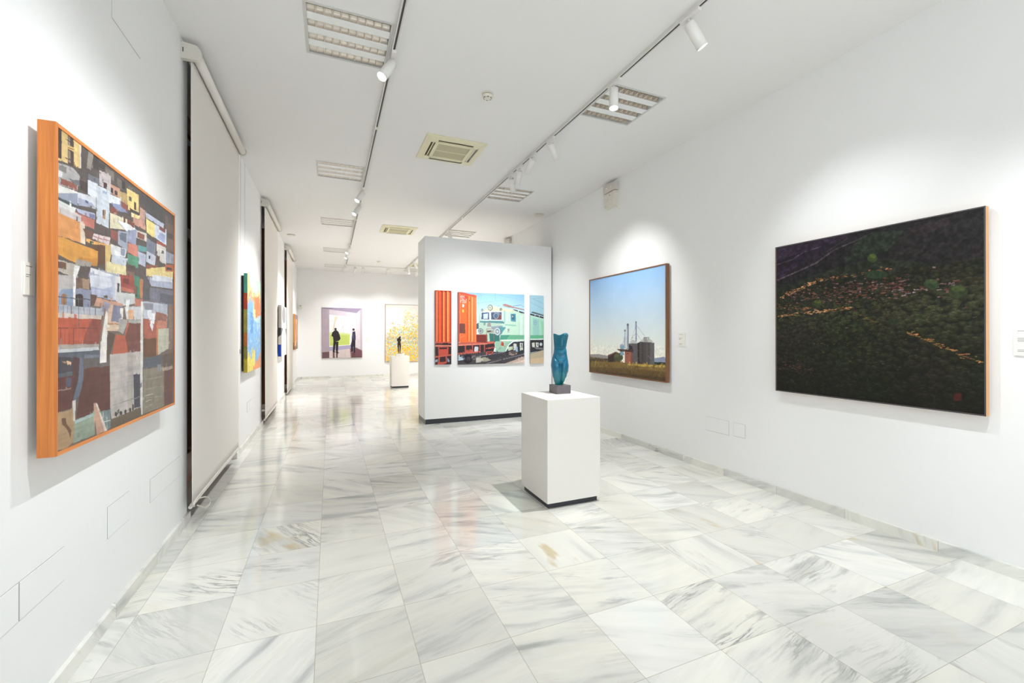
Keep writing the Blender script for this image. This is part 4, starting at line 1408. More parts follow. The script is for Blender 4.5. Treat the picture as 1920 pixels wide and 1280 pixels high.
# --- small brown picture by the far corner
P = Paint(1400, 1105, 100, 130, (186, 128, 84))
P.brush(0.25, 8, 8, 71)
P.poly((150, 118, 112), [0, 950, 1400, 950, 1400, 1105, 0, 1105])
P.poly((228, 170, 120), [250, 150, 620, 120, 900, 500, 980, 960, 620, 980, 380, 560])
P.poly((238, 190, 140), [100, 120, 420, 90, 480, 240, 160, 260])
P.poly((120, 80, 56), [620, 300, 700, 300, 780, 800, 700, 820])
P.poly((128, 96, 76), [0, 0, 1400, 0, 1400, 100, 0, 100])
P.poly((120, 110, 84), [700, 20, 1300, 20, 1300, 200, 760, 220])
E_ = Paint(40, 1105, 5, 130, (214, 150, 72)); E_.poly((170, 104, 48), [0, 0, 40, 0, 40, 220, 0, 220])
stretched('small brown and ochre painting beyond the farthest blind near the corner', 'L', XL, 15.10, 16.50, 1.075, 2.18, 0.012, 0.052, P, M['painting'], M['orange_wood_v'], E_)

# ------------------------------------------------------------------ roller blinds
def blind(label, y0, zb, wave, cord=False):
    ye = y0 + 1.97
    t = thing('roller_blind', label, 'roller blind', (XL, y0, zb), 'roller blinds hanging over the window openings')
    xt, zt = XL + 0.092, 3.715
    m_ = MB()
    m_.prism([(XL + 0.0, zt - 0.062), (XL + 0.11, zt - 0.056), (XL + 0.132, zt - 0.03), (XL + 0.132, zt + 0.02), (XL + 0.105, zt + 0.055), (XL + 0.02, zt + 0.066), (XL + 0.0, zt + 0.066)], 'y', y0 - 0.035, y0 + 0.008)
    br = m_.build('end_bracket', M['blind_white'], t)
    MB().box(XL + 0.012, XL + 0.020, y0 - 0.037, y0 - 0.0345, zt - 0.012, zt + 0.022).build('bracket_slot', M['slot_mark'], br)
    m_ = MB().cyl((xt, ye - 0.004, zt), (xt, ye + 0.012, zt), 0.046, n=24)
    m_.box(XL, xt + 0.01, ye, ye + 0.012, zt - 0.02, zt + 0.05)
    m_.build('end_bracket', M['blind_white'], t)
    MB().cyl((xt, y0 + 0.008, zt), (xt, ye - 0.004, zt), 0.036, n=28).build('roller_tube', M['fabric'], t)
    # cloth: a thin sheet with a light sag in its edges
    xf = XL + 0.055
    m_ = MB(); ny, nz = 36, 40; th = 0.0012
    vs = []
    for s_ in (0, 1):
        for j in range(nz + 1):
            v = j / nz
            z = zb + (zt - zb) * v
            for i in range(ny + 1):
                u = i / ny
                y = y0 + 0.012 + (ye - y0 - 0.02) * u
                x = xf + 0.004 * math.sin(u * 9 + wave) * (1 - v) * math.sin(v * PI * 0.9 + 0.2) + 0.010 * math.exp(-u * 30) * (1 - v) ** 2
                x += 0.003 * math.exp(-(1 - u) * 14) * math.sin(v * 7 + wave)
                if v > 0.97: x = xf + (v - 0.97) / 0.03 * 0.004
                vs.append((x + s_ * th, y, z))
    n1 = (ny + 1) * (nz + 1)
    fs = []
    for j in range(nz):
        for i in range(ny):
            a = j * (ny + 1) + i
            fs.append((a, a + 1, a + ny + 2, a + ny + 1)); fs.append((n1 + a, n1 + a + ny + 1, n1 + a + ny + 2, n1 + a + 1))
    ring = [i for i in range(ny + 1)] + [j * (ny + 1) + ny for j in range(1, nz + 1)] + [nz * (ny + 1) + i for i in range(ny - 1, -1, -1)] + [j * (ny + 1) for j in range(nz - 1, 0, -1)]
    for a, b_ in zip(ring, ring[1:] + ring[:1]): fs.append((a, n1 + a, n1 + b_, b_))
    m_.add(vs, fs, 0, True)
    m_.build('blind_fabric', M['fabric'], t)
    m_ = MB().box(xf - 0.005, xf + 0.008, y0 + 0.012, ye - 0.008, zb - 0.022, zb + 0.012, b=0.003)
    bar = m_.build('bottom_bar', M['fabric'], t)
    MB().cyl((xf + 0.002, y0 + 0.004, zb - 0.008), (xf + 0.002, y0 + 0.016, zb - 0.008), 0.014, n=16).build('bar_end_cap', M['blind_white'], bar)
    if cord:
        ctl = [(0.005, 4.157, 0.18), (0.06, 4.027, 0.206), (0.06, 4.026, 0.234), (0.06, 4.113, 0.229), (0.06, 4.268, 0.193), (0.06, 4.419, 0.142), (0.06, 4.508, 0.084), (0.06, 4.472, 0.06), (0.06, 4.334, 0.087), (0.06, 4.205, 0.142), (0.06, 4.114, 0.183), (0.06, 4.268, 0.115), (0.06, 4.402, 0.045)]
        pts = []
        for q in range(len(ctl) - 1):                            # Catmull-Rom through the control points
            p = [Vector(ctl[max(0, min(len(ctl) - 1, q + k))]) for k in (-1, 0, 1, 2)]
            for s_ in range(6):
                f = s_ / 6
                v = 0.5 * ((2 * p[1]) + (p[2] - p[0]) * f + (2 * p[0] - 5 * p[1] + 4 * p[2] - p[3]) * f * f + (3 * p[1] - p[0] - 3 * p[2] + p[3]) * f ** 3)
                pts.append((xf + v.x, v.y, v.z))
        MB().tube([(xf + 0.002, y0 + 0.012, zb - 0.008)] + pts, 0.005, 8).build('pull_cord', M['blind_white'], t)
    return t
blind('pale roller blind with a looped cord on the floor, right of the townscape painting', 4.165, 0.165, 0.4, True)
blind('pale roller blind between the blue abstract canvas and the grey oval canvas', 8.36, 0.11, 2.1)
blind('farthest pale roller blind, just before the small brown painting', 12.40, 0.06, 4.0)

# ------------------------------------------------------------------ partition
t = thing('partition_wall', 'free-standing white partition wall carrying the railway triptych', 'partition', (2.67, 7.73, 0))
MB().box(1.468, 3.875, PY, 8.03, 0.085, 3.19).build('panel', M['wall'], t)
MB().box(1.482, 3.875, PY + 0.010, 8.02, 0.0, 0.085).build('kick_base', M['ped_base'], t)
MB().box(1.476, 1.482, PY + 0.012, 8.018, 0.0, 0.085).build('base_end_plate', M['grey_base'], t)

# ------------------------------------------------------------------ plinths
def plinth(label, x0, x1, y0, y1, h, inset, endmat=False):
    t = thing('display_plinth', label, 'plinth', ((x0 + x1) / 2, (y0 + y1) / 2, 0))
    MB().box(x0, x1, y0, y1, 0.048, h, b=0.0025).build('plinth_body', M['ped'], t)
    MB().box(x0 + inset, x1 - inset, y0 + inset, y1 - inset, 0, 0.048).build('kick_base', M['ped_base'], t)
    for a in (x0 + inset + .01, x1 - inset - .03):
        for b_ in (y0 + inset - .004, y1 - inset - .016):
            MB().box(a, a + 0.02, b_, b_ + 0.02, 0.0, 0.006).build('glide_foot', M['grey_base'], t)
    return t
plinth('white plinth carrying the turquoise torso in front of the partition', 1.72, 2.258, 3.37, 3.93, 0.945, 0.022)
plinth('white plinth carrying the dark bronze figure by the yellow picture', 1.62, 2.12, 12.97, 13.47, 0.915, 0.022)

# ------------------------------------------------------------------ turquoise torso
def teal_mat():
    m, nt, b = new_mat('turquoise_glazed_bronze')
    N, L = nt.nodes, nt.links
    tc = N.new('ShaderNodeTexCoord'); sp = N.new('ShaderNodeSeparateXYZ')
    L.new(tc.outputs['Object'], sp.inputs[0])
    nz = N.new('ShaderNodeTexNoise'); nz.inputs['Scale'].default_value = 7; nz.inputs['Detail'].default_value = 3
    L.new(tc.outputs['Object'], nz.inputs['Vector'])
    ad = N.new('ShaderNodeMath'); ad.operation = 'MULTIPLY_ADD'
    L.new(nz.outputs['Fac'], ad.inputs[0]); ad.inputs[1].default_value = 0.16; L.new(sp.outputs[2], ad.inputs[2])
    cr = N.new('ShaderNodeValToRGB')
    e = cr.color_ramp.elements
    e[0].position = 0.17; e[0].color = (*lin((10, 118, 122)), 1)
    e[1].position = 0.34; e[1].color = (*lin((0, 100, 134)), 1)
    x = e.new(0.6); x.color = (*lin((0, 104, 126)), 1)
    L.new(ad.outputs[0], cr.inputs[0])
    L.new(cr.outputs[0], b.inputs['Base Color'])
    b.inputs['Roughness'].default_value = 0.28
    b.inputs['Metallic'].default_value = 0.1
    b.inputs['Coat Weight'].default_value = 0.3
    b.inputs['Coat Roughness'].default_value = 0.12
    return m
M['teal'] = teal_mat()
at = (2.052, 3.752, 0.945)
t = thing('torso_sculpture', 'turquoise female torso sculpture on a small grey stone block', 'sculpture', at)
MB().box(1.976, 2.128, 3.676, 3.832, 0.945, 1.026, b=0.002).build('stone_base', M['granite'], t)
prof = [(1040, 214, 326), (1000, 200, 345), (960, 188, 366), (880, 166, 398), (800, 150, 422), (720, 141, 428), (650, 147, 419), (600, 160, 410), (560, 173, 403), (520, 183, 399), (490, 187, 397), (462, 190, 391), (440, 192, 384), (400, 190, 392), (330, 186, 404), (270, 182, 416), (225, 180, 424), (205, 179, 424)]
K = 0.0006
nseg, rows = 64, 90
vs = []; fs = []
def interp(v):
    for a, b_ in zip(prof, prof[1:]):
        if b_[0] <= v <= a[0]:
            k = (a[0] - v) / (a[0] - b_[0]); k = k * k * (3 - 2 * k)
            return a[1] + (b_[1] - a[1]) * k, a[2] + (b_[2] - a[2]) * k
    return prof[-1][1:]
def gs(x, y, cx, cy, sx, sy): return math.exp(-((x - cx) / sx) ** 2 - ((y - cy) / sy) ** 2)
for j in range(rows + 1):
    v = 1040 - (1040 - 205) * j / rows
    l, r = interp(v)
    cx, hw = (l + r) / 2, (r - l) / 2
    dep = hw * (0.62 + 0.10 * math.exp(-((v - 720) / 120) ** 2))
    for i in range(nseg):
        a = 2 * PI * i / nseg
        ca, sa = math.cos(a), math.sin(a)
        X_ = cx + hw * math.copysign(abs(ca) ** 0.9, ca)
        D = -dep * math.copysign(abs(sa) ** 0.85, sa)          # front is -y (towards viewer) when sa > 0
        f = 0.0
        if sa > 0:
            w_ = min(1, sa * 2)
            f += 20 * gs(X_, v, 215, 730, 52, 130)              # left thigh
            f += 16 * gs(X_, v, 365, 780, 45, 120)              # right thigh
            f -= 22 * math.exp(-((X_ - 303) / 16) ** 2) * (1 if v > 690 else math.exp(-((690 - v) / 30) ** 2))
            f += 16 * gs(X_, v, 312, 505, 62, 48)               # belly
            f -= 10 * gs(X_, v, 300, 440, 90, 22)
            cr1 = 600 + (X_ - 210) * 1.35                        # groin creases
            if 200 < X_ < 310: f -= 11 * math.exp(-((v - cr1) / 20) ** 2)
            cr2 = 700 - (X_ - 310) * 0.95
            if 300 < X_ < 410: f -= 9 * math.exp(-((v - cr2) / 20) ** 2)
            f += 12 * gs(X_, v, 300, 650, 40, 34)
            f += 15 * math.exp(-((X_ - 318) / 34) ** 2) * (1 if v < 400 else math.exp(-((v - 400) / 30) ** 2)) * (0.5 + 0.5 * min(1, max(0, (v - 205) / 120)))
            f += 26 * gs(X_, v, 372, 235, 42, 40)               # breast at the top right
            f -= 10 * gs(X_, v, 235, 300, 34, 80)
            f *= w_ * 1.45
        else:
            f -= -14 * gs(X_, v, 240, 740, 60, 90) - 14 * gs(X_, v, 345, 740, 60, 90)
            f = -f * 0.0 + 12 * (gs(X_, v, 235, 720, 55, 90) + gs(X_, v, 345, 720, 55, 90)) * min(1, -sa * 2)
            D += f; f = 0
        z = (1035 - v) * K + 0.079
        if j > rows * 0.8:                                       # scooped crest with a lobe on the right
            q = (j / rows - 0.8) / 0.2
            dip = -26 * math.exp(-((X_ - 270) / 62) ** 2) + 6 * math.exp(-((X_ - 372) / 40) ** 2) - 26 * max(0, (X_ - 400) / 24) ** 2
            z += dip * K * q * q
        vs.append(((X_ - 287) * K, D * K - f * K, z))
for j in range(rows):
    for i in range(nseg):
        k = (i + 1) % nseg
        fs.append((j * nseg + i, j * nseg + k, (j + 1) * nseg + k, (j + 1) * nseg + i))
# rim folds inward into a hollow neck
top = rows * nseg
base_i = len(vs)
for (s_, dz) in ((0.86, 0.002), (0.6, -0.012), (0.25, -0.02)):
    for i in range(nseg):
        x, y, z = vs[top + i]
        vs.append((x * s_ + 0.008 * (1 - s_), y * s_, z + dz))
rings = [top, base_i, base_i + nseg, base_i + 2 * nseg]
for a, b_ in zip(rings, rings[1:]):
    for i in range(nseg):
        k = (i + 1) % nseg
        fs.append((a + i, a + k, b_ + k, b_ + i))
fs.append(tuple(rings[-1] + i for i in range(nseg)))
fs.append(tuple(reversed(range(nseg))))
ang = -0.50
ca, sa = math.cos(ang), math.sin(ang)
vs = [(at[0] + x * ca - y * sa, at[1] + x * sa + y * ca, at[2] + z) for x, y, z in vs]
o = MB().add(vs, fs, 0, True).build('torso', M['teal'], t)

# ------------------------------------------------------------------ bronze figure at the back
at = (1.845, 13.10, 0.915)
t = thing('bronze_figure', 'dark bronze standing figure with bowed head on a white block', 'sculpture', at)
MB().box(1.745, 1.975, 13.00, 13.20, 0.915, 0.985, b=0.003).build('plaster_block', M['ped'], t)
MB().box(1.785, 1.925, 13.04, 13.16, 0.985, 0.993).build('bronze_foot_plate', M['bronze'], t)
def skin_body(name, joints, bones, parent, mat, levels=2):
    me = bpy.data.meshes.new(name)
    me.from_pydata([j[0] for j in joints], bones, [])
    ob = bpy.data.objects.new(name, me); C.objects.link(ob)
    md = ob.modifiers.new('skin', 'SKIN')
    for v, j in zip(me.skin_vertices[0].data, joints):
        v.radius = (j[1], j[1] if len(j) < 3 else j[2])
    me.skin_vertices[0].data[0].use_root = True
    sb = ob.modifiers.new('sub', 'SUBSURF'); sb.levels = levels; sb.render_levels = levels
    dg = bpy.context.evaluated_depsgraph_get()
    nm = bpy.data.meshes.new_from_object(ob.evaluated_get(dg))
    bpy.data.objects.remove(ob)
    nm.name = name
    nm.materials.clear(); nm.materials.append(mat)
    nm.polygons.foreach_set('use_smooth', [True] * len(nm.polygons))
    ob = bpy.data.objects.new(name, nm); C.objects.link(ob)
    ob.parent = parent
    return ob
j = [((0, 0, .285), .036, .028),            # 0 pelvis
     ((0.000, 0, .335), .030, .024), ((-.004, 0, .385), .038, .026), ((-.004, .0, .425), .030, .022),   # 1 waist 2 chest 3 upper chest
     ((.004, 0, .450), .013), ((.020, 0, .475), .024, .022), ((.028, 0, .492), .022, .021),          # 4 neck 5 head 6 crown
     ((-.034, .004, .420), .015), ((-.042, .012, .365), .013), ((.002, -.030, .350), .009), ((.028, -.034, .372), .008),       # 7-10 arm one
     ((.026, .004, .418), .015), ((.036, -.006, .362), .013), ((-.006, -.036, .368), .009), ((-.026, -.034, .380), .008),      # 11-14 arm two
     ((-.018, 0, .260), .026), ((-.022, .004, .165), .018), ((-.016, .0, .150), .016), ((-.020, .004, .090), .015), ((-.014, .004, .020), .009), ((-.006, -.022, .014), .008),
     ((.020, 0, .260), .026), ((.024, -.006, .165), .018), ((.022, -.006, .150), .016), ((.020, .0, .090), .015), ((.016, .002, .020), .009), ((.026, -.022, .014), .008)]
j = [((p[0] * 1.3, p[1], p[2] + 0.078), *[q * 1.25 for q in r]) for p, *r in j]
bn = [(0, 1), (1, 2), (2, 3), (3, 4), (4, 5), (5, 6), (3, 7), (7, 8), (8, 9), (9, 10), (3, 11), (11, 12), (12, 13), (13, 14),
      (0, 15), (15, 16), (16, 17), (17, 18), (18, 19), (19, 20), (0, 21), (21, 22), (22, 23), (23, 24), (24, 25), (25, 26)]
skin_body('figure_body', j, bn, t, M['bronze'])

# ------------------------------------------------------------------ ceiling lights, recessed louvre type, switched off
def luminaire(label, x, y):
    t = thing('ceiling_light', label, 'ceiling light', (x, y, ZC), 'recessed louvre ceiling lights, switched off')
    h = 0.3
    m_ = MB()
    for (a, b_, c, d) in ((-h - .008, h + .008, -h - .008, -h + .012), (-h - .008, h + .008, h - .012, h + .008), (-h - .008, -h + .012, -h + .012, h - .012), (h - .012, h + .008, -h + .012, h - .012)):
        m_.box(x + a, x + b_, y + c, y + d, ZC - 0.004, ZC + 0.002)
    m_.build('trim_frame', M['fix_frame'], t)
    m_ = MB().box(x - h + .001, x + h - .001, y - h + .001, y + h - .001, ZC + 0.062, ZC + 0.07)
    m_.box(x - h + .001, x - h + .006, y - h + .001, y + h - .001, ZC + .002, ZC + .062); m_.box(x + h - .006, x + h - .001, y - h + .001, y + h - .001, ZC + .002, ZC + .062)
    m_.box(x - h + .006, x + h - .006, y - h + .001, y - h + .006, ZC + .002, ZC + .062); m_.box(x - h + .006, x + h - .006, y + h - .006, y + h - .001, ZC + .002, ZC + .062)
    m_.build('housing', M['fix_white'], t)
    lw, sw = 0.078, 0.079
    y0 = y - h + 0.0255
    for k in range(4):
        ya = y0 + k * (lw + sw)
        m_ = MB()
        # two curved side reflectors
        for sgn, yy in ((1, ya), (-1, ya + lw)):
            pr = []
            for q in range(7):
                f = q / 6
                pr.append((yy + sgn * 0.020 * f ** 2, ZC + 0.001 + 0.045 * f))
            for q in range(6):
                (p0, z0), (p1, z1) = pr[q], pr[q + 1]
                m_.add([(x - h + .012, p0, z0), (x + h - .012, p0, z0), (x + h - .012, p1, z1), (x - h + .012, p1, z1)], [(0, 1, 2, 3)], 0, True)
        m_.box(x - h + .012, x + h - .012, ya + .018, ya + lw - .018, ZC + 0.046, ZC + 0.048)
        for c in range(1, 10):
            xc = x - h + .012 + c * (2 * h - .024) / 10
            m_.add([(xc - .0022, ya + .001, ZC + .001), (xc - .0022, ya + lw - .001, ZC + .001), (xc - .009, ya + lw - .02, ZC + .045), (xc - .009, ya + .02, ZC + .045),
                    (xc + .0022, ya + .001, ZC + .001), (xc + .0022, ya + lw - .001, ZC + .001), (xc + .009, ya + lw - .02, ZC + .045), (xc + .009, ya + .02, ZC + .045)],
                   [(0, 1, 2, 3), (4, 7, 6, 5), (0, 4, 5, 1)], 0)
        m_.build('louvre', M['louvre'], t, fix=False)
        if k < 3:
            MB().box(x - h + .012, x + h - .012, ya + lw, ya + lw + sw, ZC - 0.0005, ZC + 0.004).build('cover_strip', M['fix_white'], t)
    return t
def tree(o, parent=None):
    c = o.copy(); C.objects.link(c)
    if parent is not None: c.parent = parent
    for ch in list(o.children): tree(ch, c)
    return c
L0 = luminaire('x', LUMX[0], LUMY[0])
lum_labels = {
 (0, 0): 'large louvred ceiling light nearest the camera, left of the left track',
 (0, 1): 'louvred ceiling light left of the left track, second from the camera',
 (0, 2): 'louvred ceiling light left of the left track, third from the camera',
 (0, 3): 'louvred ceiling light left of the left track, fourth from the camera',
 (0, 4): 'louvred ceiling light left of the left track end, by the cross track',
 (1, 0): 'large louvred ceiling light nearest the camera, right of the right track',
 (1, 1): 'louvred ceiling light right of the right track, second from the camera',
 (1, 2): 'louvred ceiling light showing just above the partition top',
 (1, 4): 'louvred ceiling light beyond the cross track, cut by the partition edge'}
for i in (0, 1):
    for k in range(5):
        if (i, k) == (0, 0): c = L0
        elif (i, k) == (1, 3): continue
        else: c = tree(L0)
        c.location = (LUMX[i], LUMY[k], ZC)
        c['label'] = lum_labels[(i, k)]

# ------------------------------------------------------------------ ceiling air conditioners
def aircon(label, x, y):
    t = thing('air_conditioner', label, 'air conditioner', (x, y, ZC), 'cream ceiling air conditioners')
    h = 0.365
    zb = ZC - 0.028
    a = 0.285; b_ = 0.235                                         # slot outer / inner half widths
    m_ = MB()
    prof = [(-h, ZC), (-h, ZC - 0.010), (-h + 0.012, zb + 0.004), (-a, zb)]
    # outer flange as four trapezoid bands sloping to the rim
    def ringband(r0, z0, r1, z1):
        vs = [(x - r0, y - r0, z0), (x + r0, y - r0, z0), (x + r0, y + r0, z0), (x - r0, y + r0, z0), (x - r1, y - r1, z1), (x + r1, y - r1, z1), (x + r1, y + r1, z1), (x - r1, y + r1, z1)]
        m_.add(vs, [(0, 1, 5, 4), (1, 2, 6, 5), (2, 3, 7, 6), (3, 0, 4, 7)])
    ringband(h, ZC - 0.0005, h, ZC - 0.010); ringband(h, ZC - 0.010, a + .005, zb)
    # corners between the slots, and centre panel border
    for sx in (-1, 1):
        for sy in (-1, 1):
            xs = sorted((x + sx * (a + .005), x + sx * 0.215)); ys_ = sorted((y + sy * (a + .005), y + sy * 0.215))
            m_.box(xs[0], xs[1], ys_[0], ys_[1], zb, zb + 0.012)
    for s_ in (-1, 1):
        ys_ = sorted((y + s_ * b_, y + s_ * 0.195)); m_.box(x - .215, x + .215, ys_[0], ys_[1], zb - 0.002, zb + 0.012)
        xs = sorted((x + s_ * b_, x + s_ * 0.195)); m_.box(xs[0], xs[1], y - .215, y + .215, zb - 0.002, zb + 0.012)
    m_.build('fascia', M['ac'], t, fix=False)
    m_ = MB().box(x - a, x + a, y - a, y + a, ZC - 0.006, ZC - 0.002)
    m_.build('air_slot_cavity', M['ac_slot'], t)
    for k in range(4):
        m_ = MB()
        w_ = 0.205
        vs = [(-w_, -0.268, 0.003), (w_, -0.268, 0.003), (w_, -0.245, 0.016), (-w_, -0.245, 0.016), (-w_, -0.268, 0.005), (w_, -0.268, 0.005), (w_, -0.245, 0.018), (-w_, -0.245, 0.018)]
        cs, sn = [(1, 0), (0, 1), (-1, 0), (0, -1)][k]
        vs = [(x + p * cs - q * sn, y + p * sn + q * cs, zb + r_) for p, q, r_ in vs]
        m_.add(vs, [(0, 1, 2, 3), (4, 7, 6, 5), (0, 4, 5, 1), (1, 5, 6, 2), (2, 6, 7, 3), (3, 7, 4, 0)])
        m_.build('air_vane', M['ac'], t)
    m_ = MB()
    n = 8
    vs = []
    for j_ in range(n + 1):
        v = -1 + 2 * j_ / n
        for i_ in range(n + 1):
            u = -1 + 2 * i_ / n
            vs.append((x + .196 * u, y + .196 * v, zb + 0.004 + 0.004 * (1 - u * u)))
    m_.add(vs, [(j_ * (n + 1) + i_, (j_ + 1) * (n + 1) + i_, (j_ + 1) * (n + 1) + i_ + 1, j_ * (n + 1) + i_ + 1) for j_ in range(n) for i_ in range(n)], 0, True)
    g = m_.build('intake_grille', M['ac_grille'], t)
    MB().box(x - .196, x + .196, y - .004, y + .004, zb - 0.001, zb + 0.006).build('grille_divider', M['ac'], g)
    return t
A0 = aircon('x', 1.385, 5.365)
A0['label'] = 'cream square air conditioner nearest the camera, with brown air slots'
for (x, y, lb) in ((1.365, 9.83, 'smaller looking cream air conditioner farther down the ceiling, left above the partition'), (2.76, 14.50, 'far cream air conditioner cut off by the partition edge')):
    c = tree(A0); c.location = (x, y, ZC); c['label'] = lb

# ------------------------------------------------------------------ lighting tracks
TZ = ZC - 0.032
TX = (0.468, 2.36)
def track(label, p0, p1, joints, grp='lighting tracks on the ceiling'):
    (xa, ya), (xb, yb) = p0, p1
    along_y = abs(yb - ya) > abs(xb - xa)
    t = thing('lighting_track', label, 'lighting track', (xa, ya, ZC), grp)
    r = 0.018
    def bx(a, b_, w0, w1, z0, z1):
        return (w0, w1, a, b_, z0, z1) if along_y else (a, b_, w0, w1, z0, z1)
    c = xa if along_y else ya
    a, b_ = (ya, yb) if along_y else (xa, xb)
    m_ = MB()
    m_.box(*bx(a, b_, c - r, c - 0.008, TZ, ZC)); m_.box(*bx(a, b_, c + 0.008, c + r, TZ, ZC)); m_.box(*bx(a, b_, c - 0.008, c + 0.008, TZ + 0.02, ZC))
    m_.build('rail', M['track'], t)
    m_ = MB().box(*bx(a + .002, b_ - .002, c - 0.008, c + 0.008, TZ + 0.004, TZ + 0.019))
    m_.build('conductor_slot', M['slot'], t)
    for q in joints:
        MB().box(*bx(q - .03, q + .03, c - r - .001, c + r + .001, TZ - .001, TZ + 0.02)).build('joint_coupler', M['track'], t)
    return t
track('long white lighting track running down the left of the ceiling', (TX[0], YF + 0.3), (TX[0], 15.27), (5.05, 9.2, 13.0, .9))
track('long white lighting track running down the right of the ceiling', (TX[1], YF + 0.3), (TX[1], 15.27), (8.25, 12.3, -.2))
track('white lighting track running across the far end of the ceiling', (TX[0] - 0.02, 15.29), (3.3, 15.29), (2.6,))

# ------------------------------------------------------------------ spotlights
def spot_parts():
    t = thing('track_spotlight', 'x', 'spotlight', (0, 0, 0), 'white track spotlights')
    m_ = MB().box(-0.017, 0.017, -0.10, 0.075, -0.022, 0.001, b=0.003)
    m_.build('track_adapter', M['lamp'], t)
    m_ = MB().cyl((0, 0, -0.022), (0, 0, -0.052), 0.009, n=12)
    m_.box(-0.013, 0.013, -0.006, 0.006, -0.062, -0.046, b=0.002)
    m_.build('swivel_stem', M['lamp'], t)
    R, Ln = 0.041, 0.19
    m_ = MB().lathe([(0.0, 0.0), (R - 0.004, 0.0), (R, -0.004), (R, -Ln), (R - 0.003, -Ln), (R - 0.005, -Ln + 0.006), (R - 0.006, -Ln + 0.014)], n=28)
    body = m_.build('lamp_body', M['lamp'], t, origin=(0, 0, 0), fix=True)
    body.location = (0, 0, -0.054)
    MB().lathe([(0.0, -Ln + 0.013), (R - 0.006, -Ln + 0.013)], n=28).build('lens', M['lens'], body, origin=(0, 0, 0), fix=True)
    return t
S0 = spot_parts()
ld_cache = {}
def spot(x, y, target, label, color=NEUT, power=1.0, size=SPOT_DEG, across=False, blend=1.0, first=[True]):
    t = S0 if first[0] else tree(S0)
    first[0] = False
    t.location = (x, y, TZ)
    if across: t.rotation_euler = (0, 0, PI / 2)
    t['label'] = label
    t['_at'] = (x, y, TZ)
    body = [c for c in t.children if c.name.startswith('lamp_body')][0]
    p = Vector((x, y, TZ - 0.054))
    d = (Vector(target) - p).normalized()
    q = d.to_track_quat('-Z', 'Y')
    if across: q = Euler((0, 0, -PI / 2)).to_quaternion() @ q
    body.rotation_euler = q.to_euler()
    key = (color, power, size, blend)
    if key not in ld_cache:
        ld = bpy.data.lights.new('lamp_light', 'SPOT')
        ld.energy = SPOT_W * power; ld.color = color
        ld.spot_size = math.radians(size); ld.spot_blend = blend
        ld.shadow_soft_size = 0.018
        ld_cache[key] = ld
    lo = bpy.data.objects.new('lamp_light', ld_cache[key])
    C.objects.link(lo)
    lo.parent = body
    lo.location = (0, 0, -0.193)
    return t
a, b_ = TX
# right track, near to far
spot(b_, 2.395, (XR, 2.05, 1.45), 'track spotlight cut near the top edge, lamp tilted right with a bright rim', COOL, 0.85)
spot(b_, 3.30, (2.10, 2.95, 0.4), 'track spotlight with a glowing lens in front of the right louvred light', NEUT, 2.1, 74)
spot(b_, 4.54, (XR, 5.1, 1.5), 'tilted track spotlight just beyond the right louvred light, lamp leaning right', NEUT, 0.75)
spot(b_, 5.02, (1.8, 7.42, 1.15), 'track spotlight leaning left, first of a row of three before the far louvred light', WARM, 0.38)
spot(b_, 5.44, (2.5, 7.42, 1.15), 'brightly lit upright track spotlight in the middle of the row of three', WARM, 0.38)
spot(b_, 5.75, (3.6, 7.42, 1.15), 'brightly lit track spotlight leaning right, last of the row of three', WARM, 0.38)
spot(b_, 9.36, (XR, 10.3, 1.4), 'track spotlight just above the top of the partition, leaning right', WARM, 1.7)
# left track, near to far
spot(a, 3.70, (XL, 2.9, 1.1), 'large track spotlight with a glowing lens beside the left louvred light', COOL, 0.7, 62)
spot(a, 7.22, (XL, 6.4, 1.2), 'track spotlight with a lit lens, nearer of the pair left of the farther air conditioner', NEUT, 0.85)
spot(a, 8.04, (XL, 7.2, 1.3), 'track spotlight with a lit lens, farther of the pair left of the farther air conditioner', WARM, 1.1)
spot(a, 11.87, (XL, 11.0, 1.3), 'small track spotlight with a lit lens, nearer of the far pair on the left track', WARM, 1.7)
spot(a, 12.64, (XL, 11.8, 1.2), 'small track spotlight with a lit lens, farther of the far pair on the left track', WARM, 1.7)
spot(a, 15.10, (XL, 15.6, 1.4), 'small track spotlight leaning left at the corner of the far cross track', WARM, 1.5)
# cross track
spot(0.76, 15.29, (0.1, YB, 1.4), 'small cross track spotlight leaning left, first from the left on the cross track', WARM, 0.2, across=True)
spot(1.00, 15.29, (0.75, YB, 1.4), 'small cross track spotlight, second from the left on the cross track', WARM, 0.2, across=True)
spot(1.78, 15.29, (1.75, YB, 1.7), 'small upright cross track spotlight above the yellow dotted picture', WARM, 0.15, across=True)
spot(2.72, 15.29, (2.9, YB, 1.4), 'small cross track spotlight beside the partition edge', WARM, 0.15, across=True)
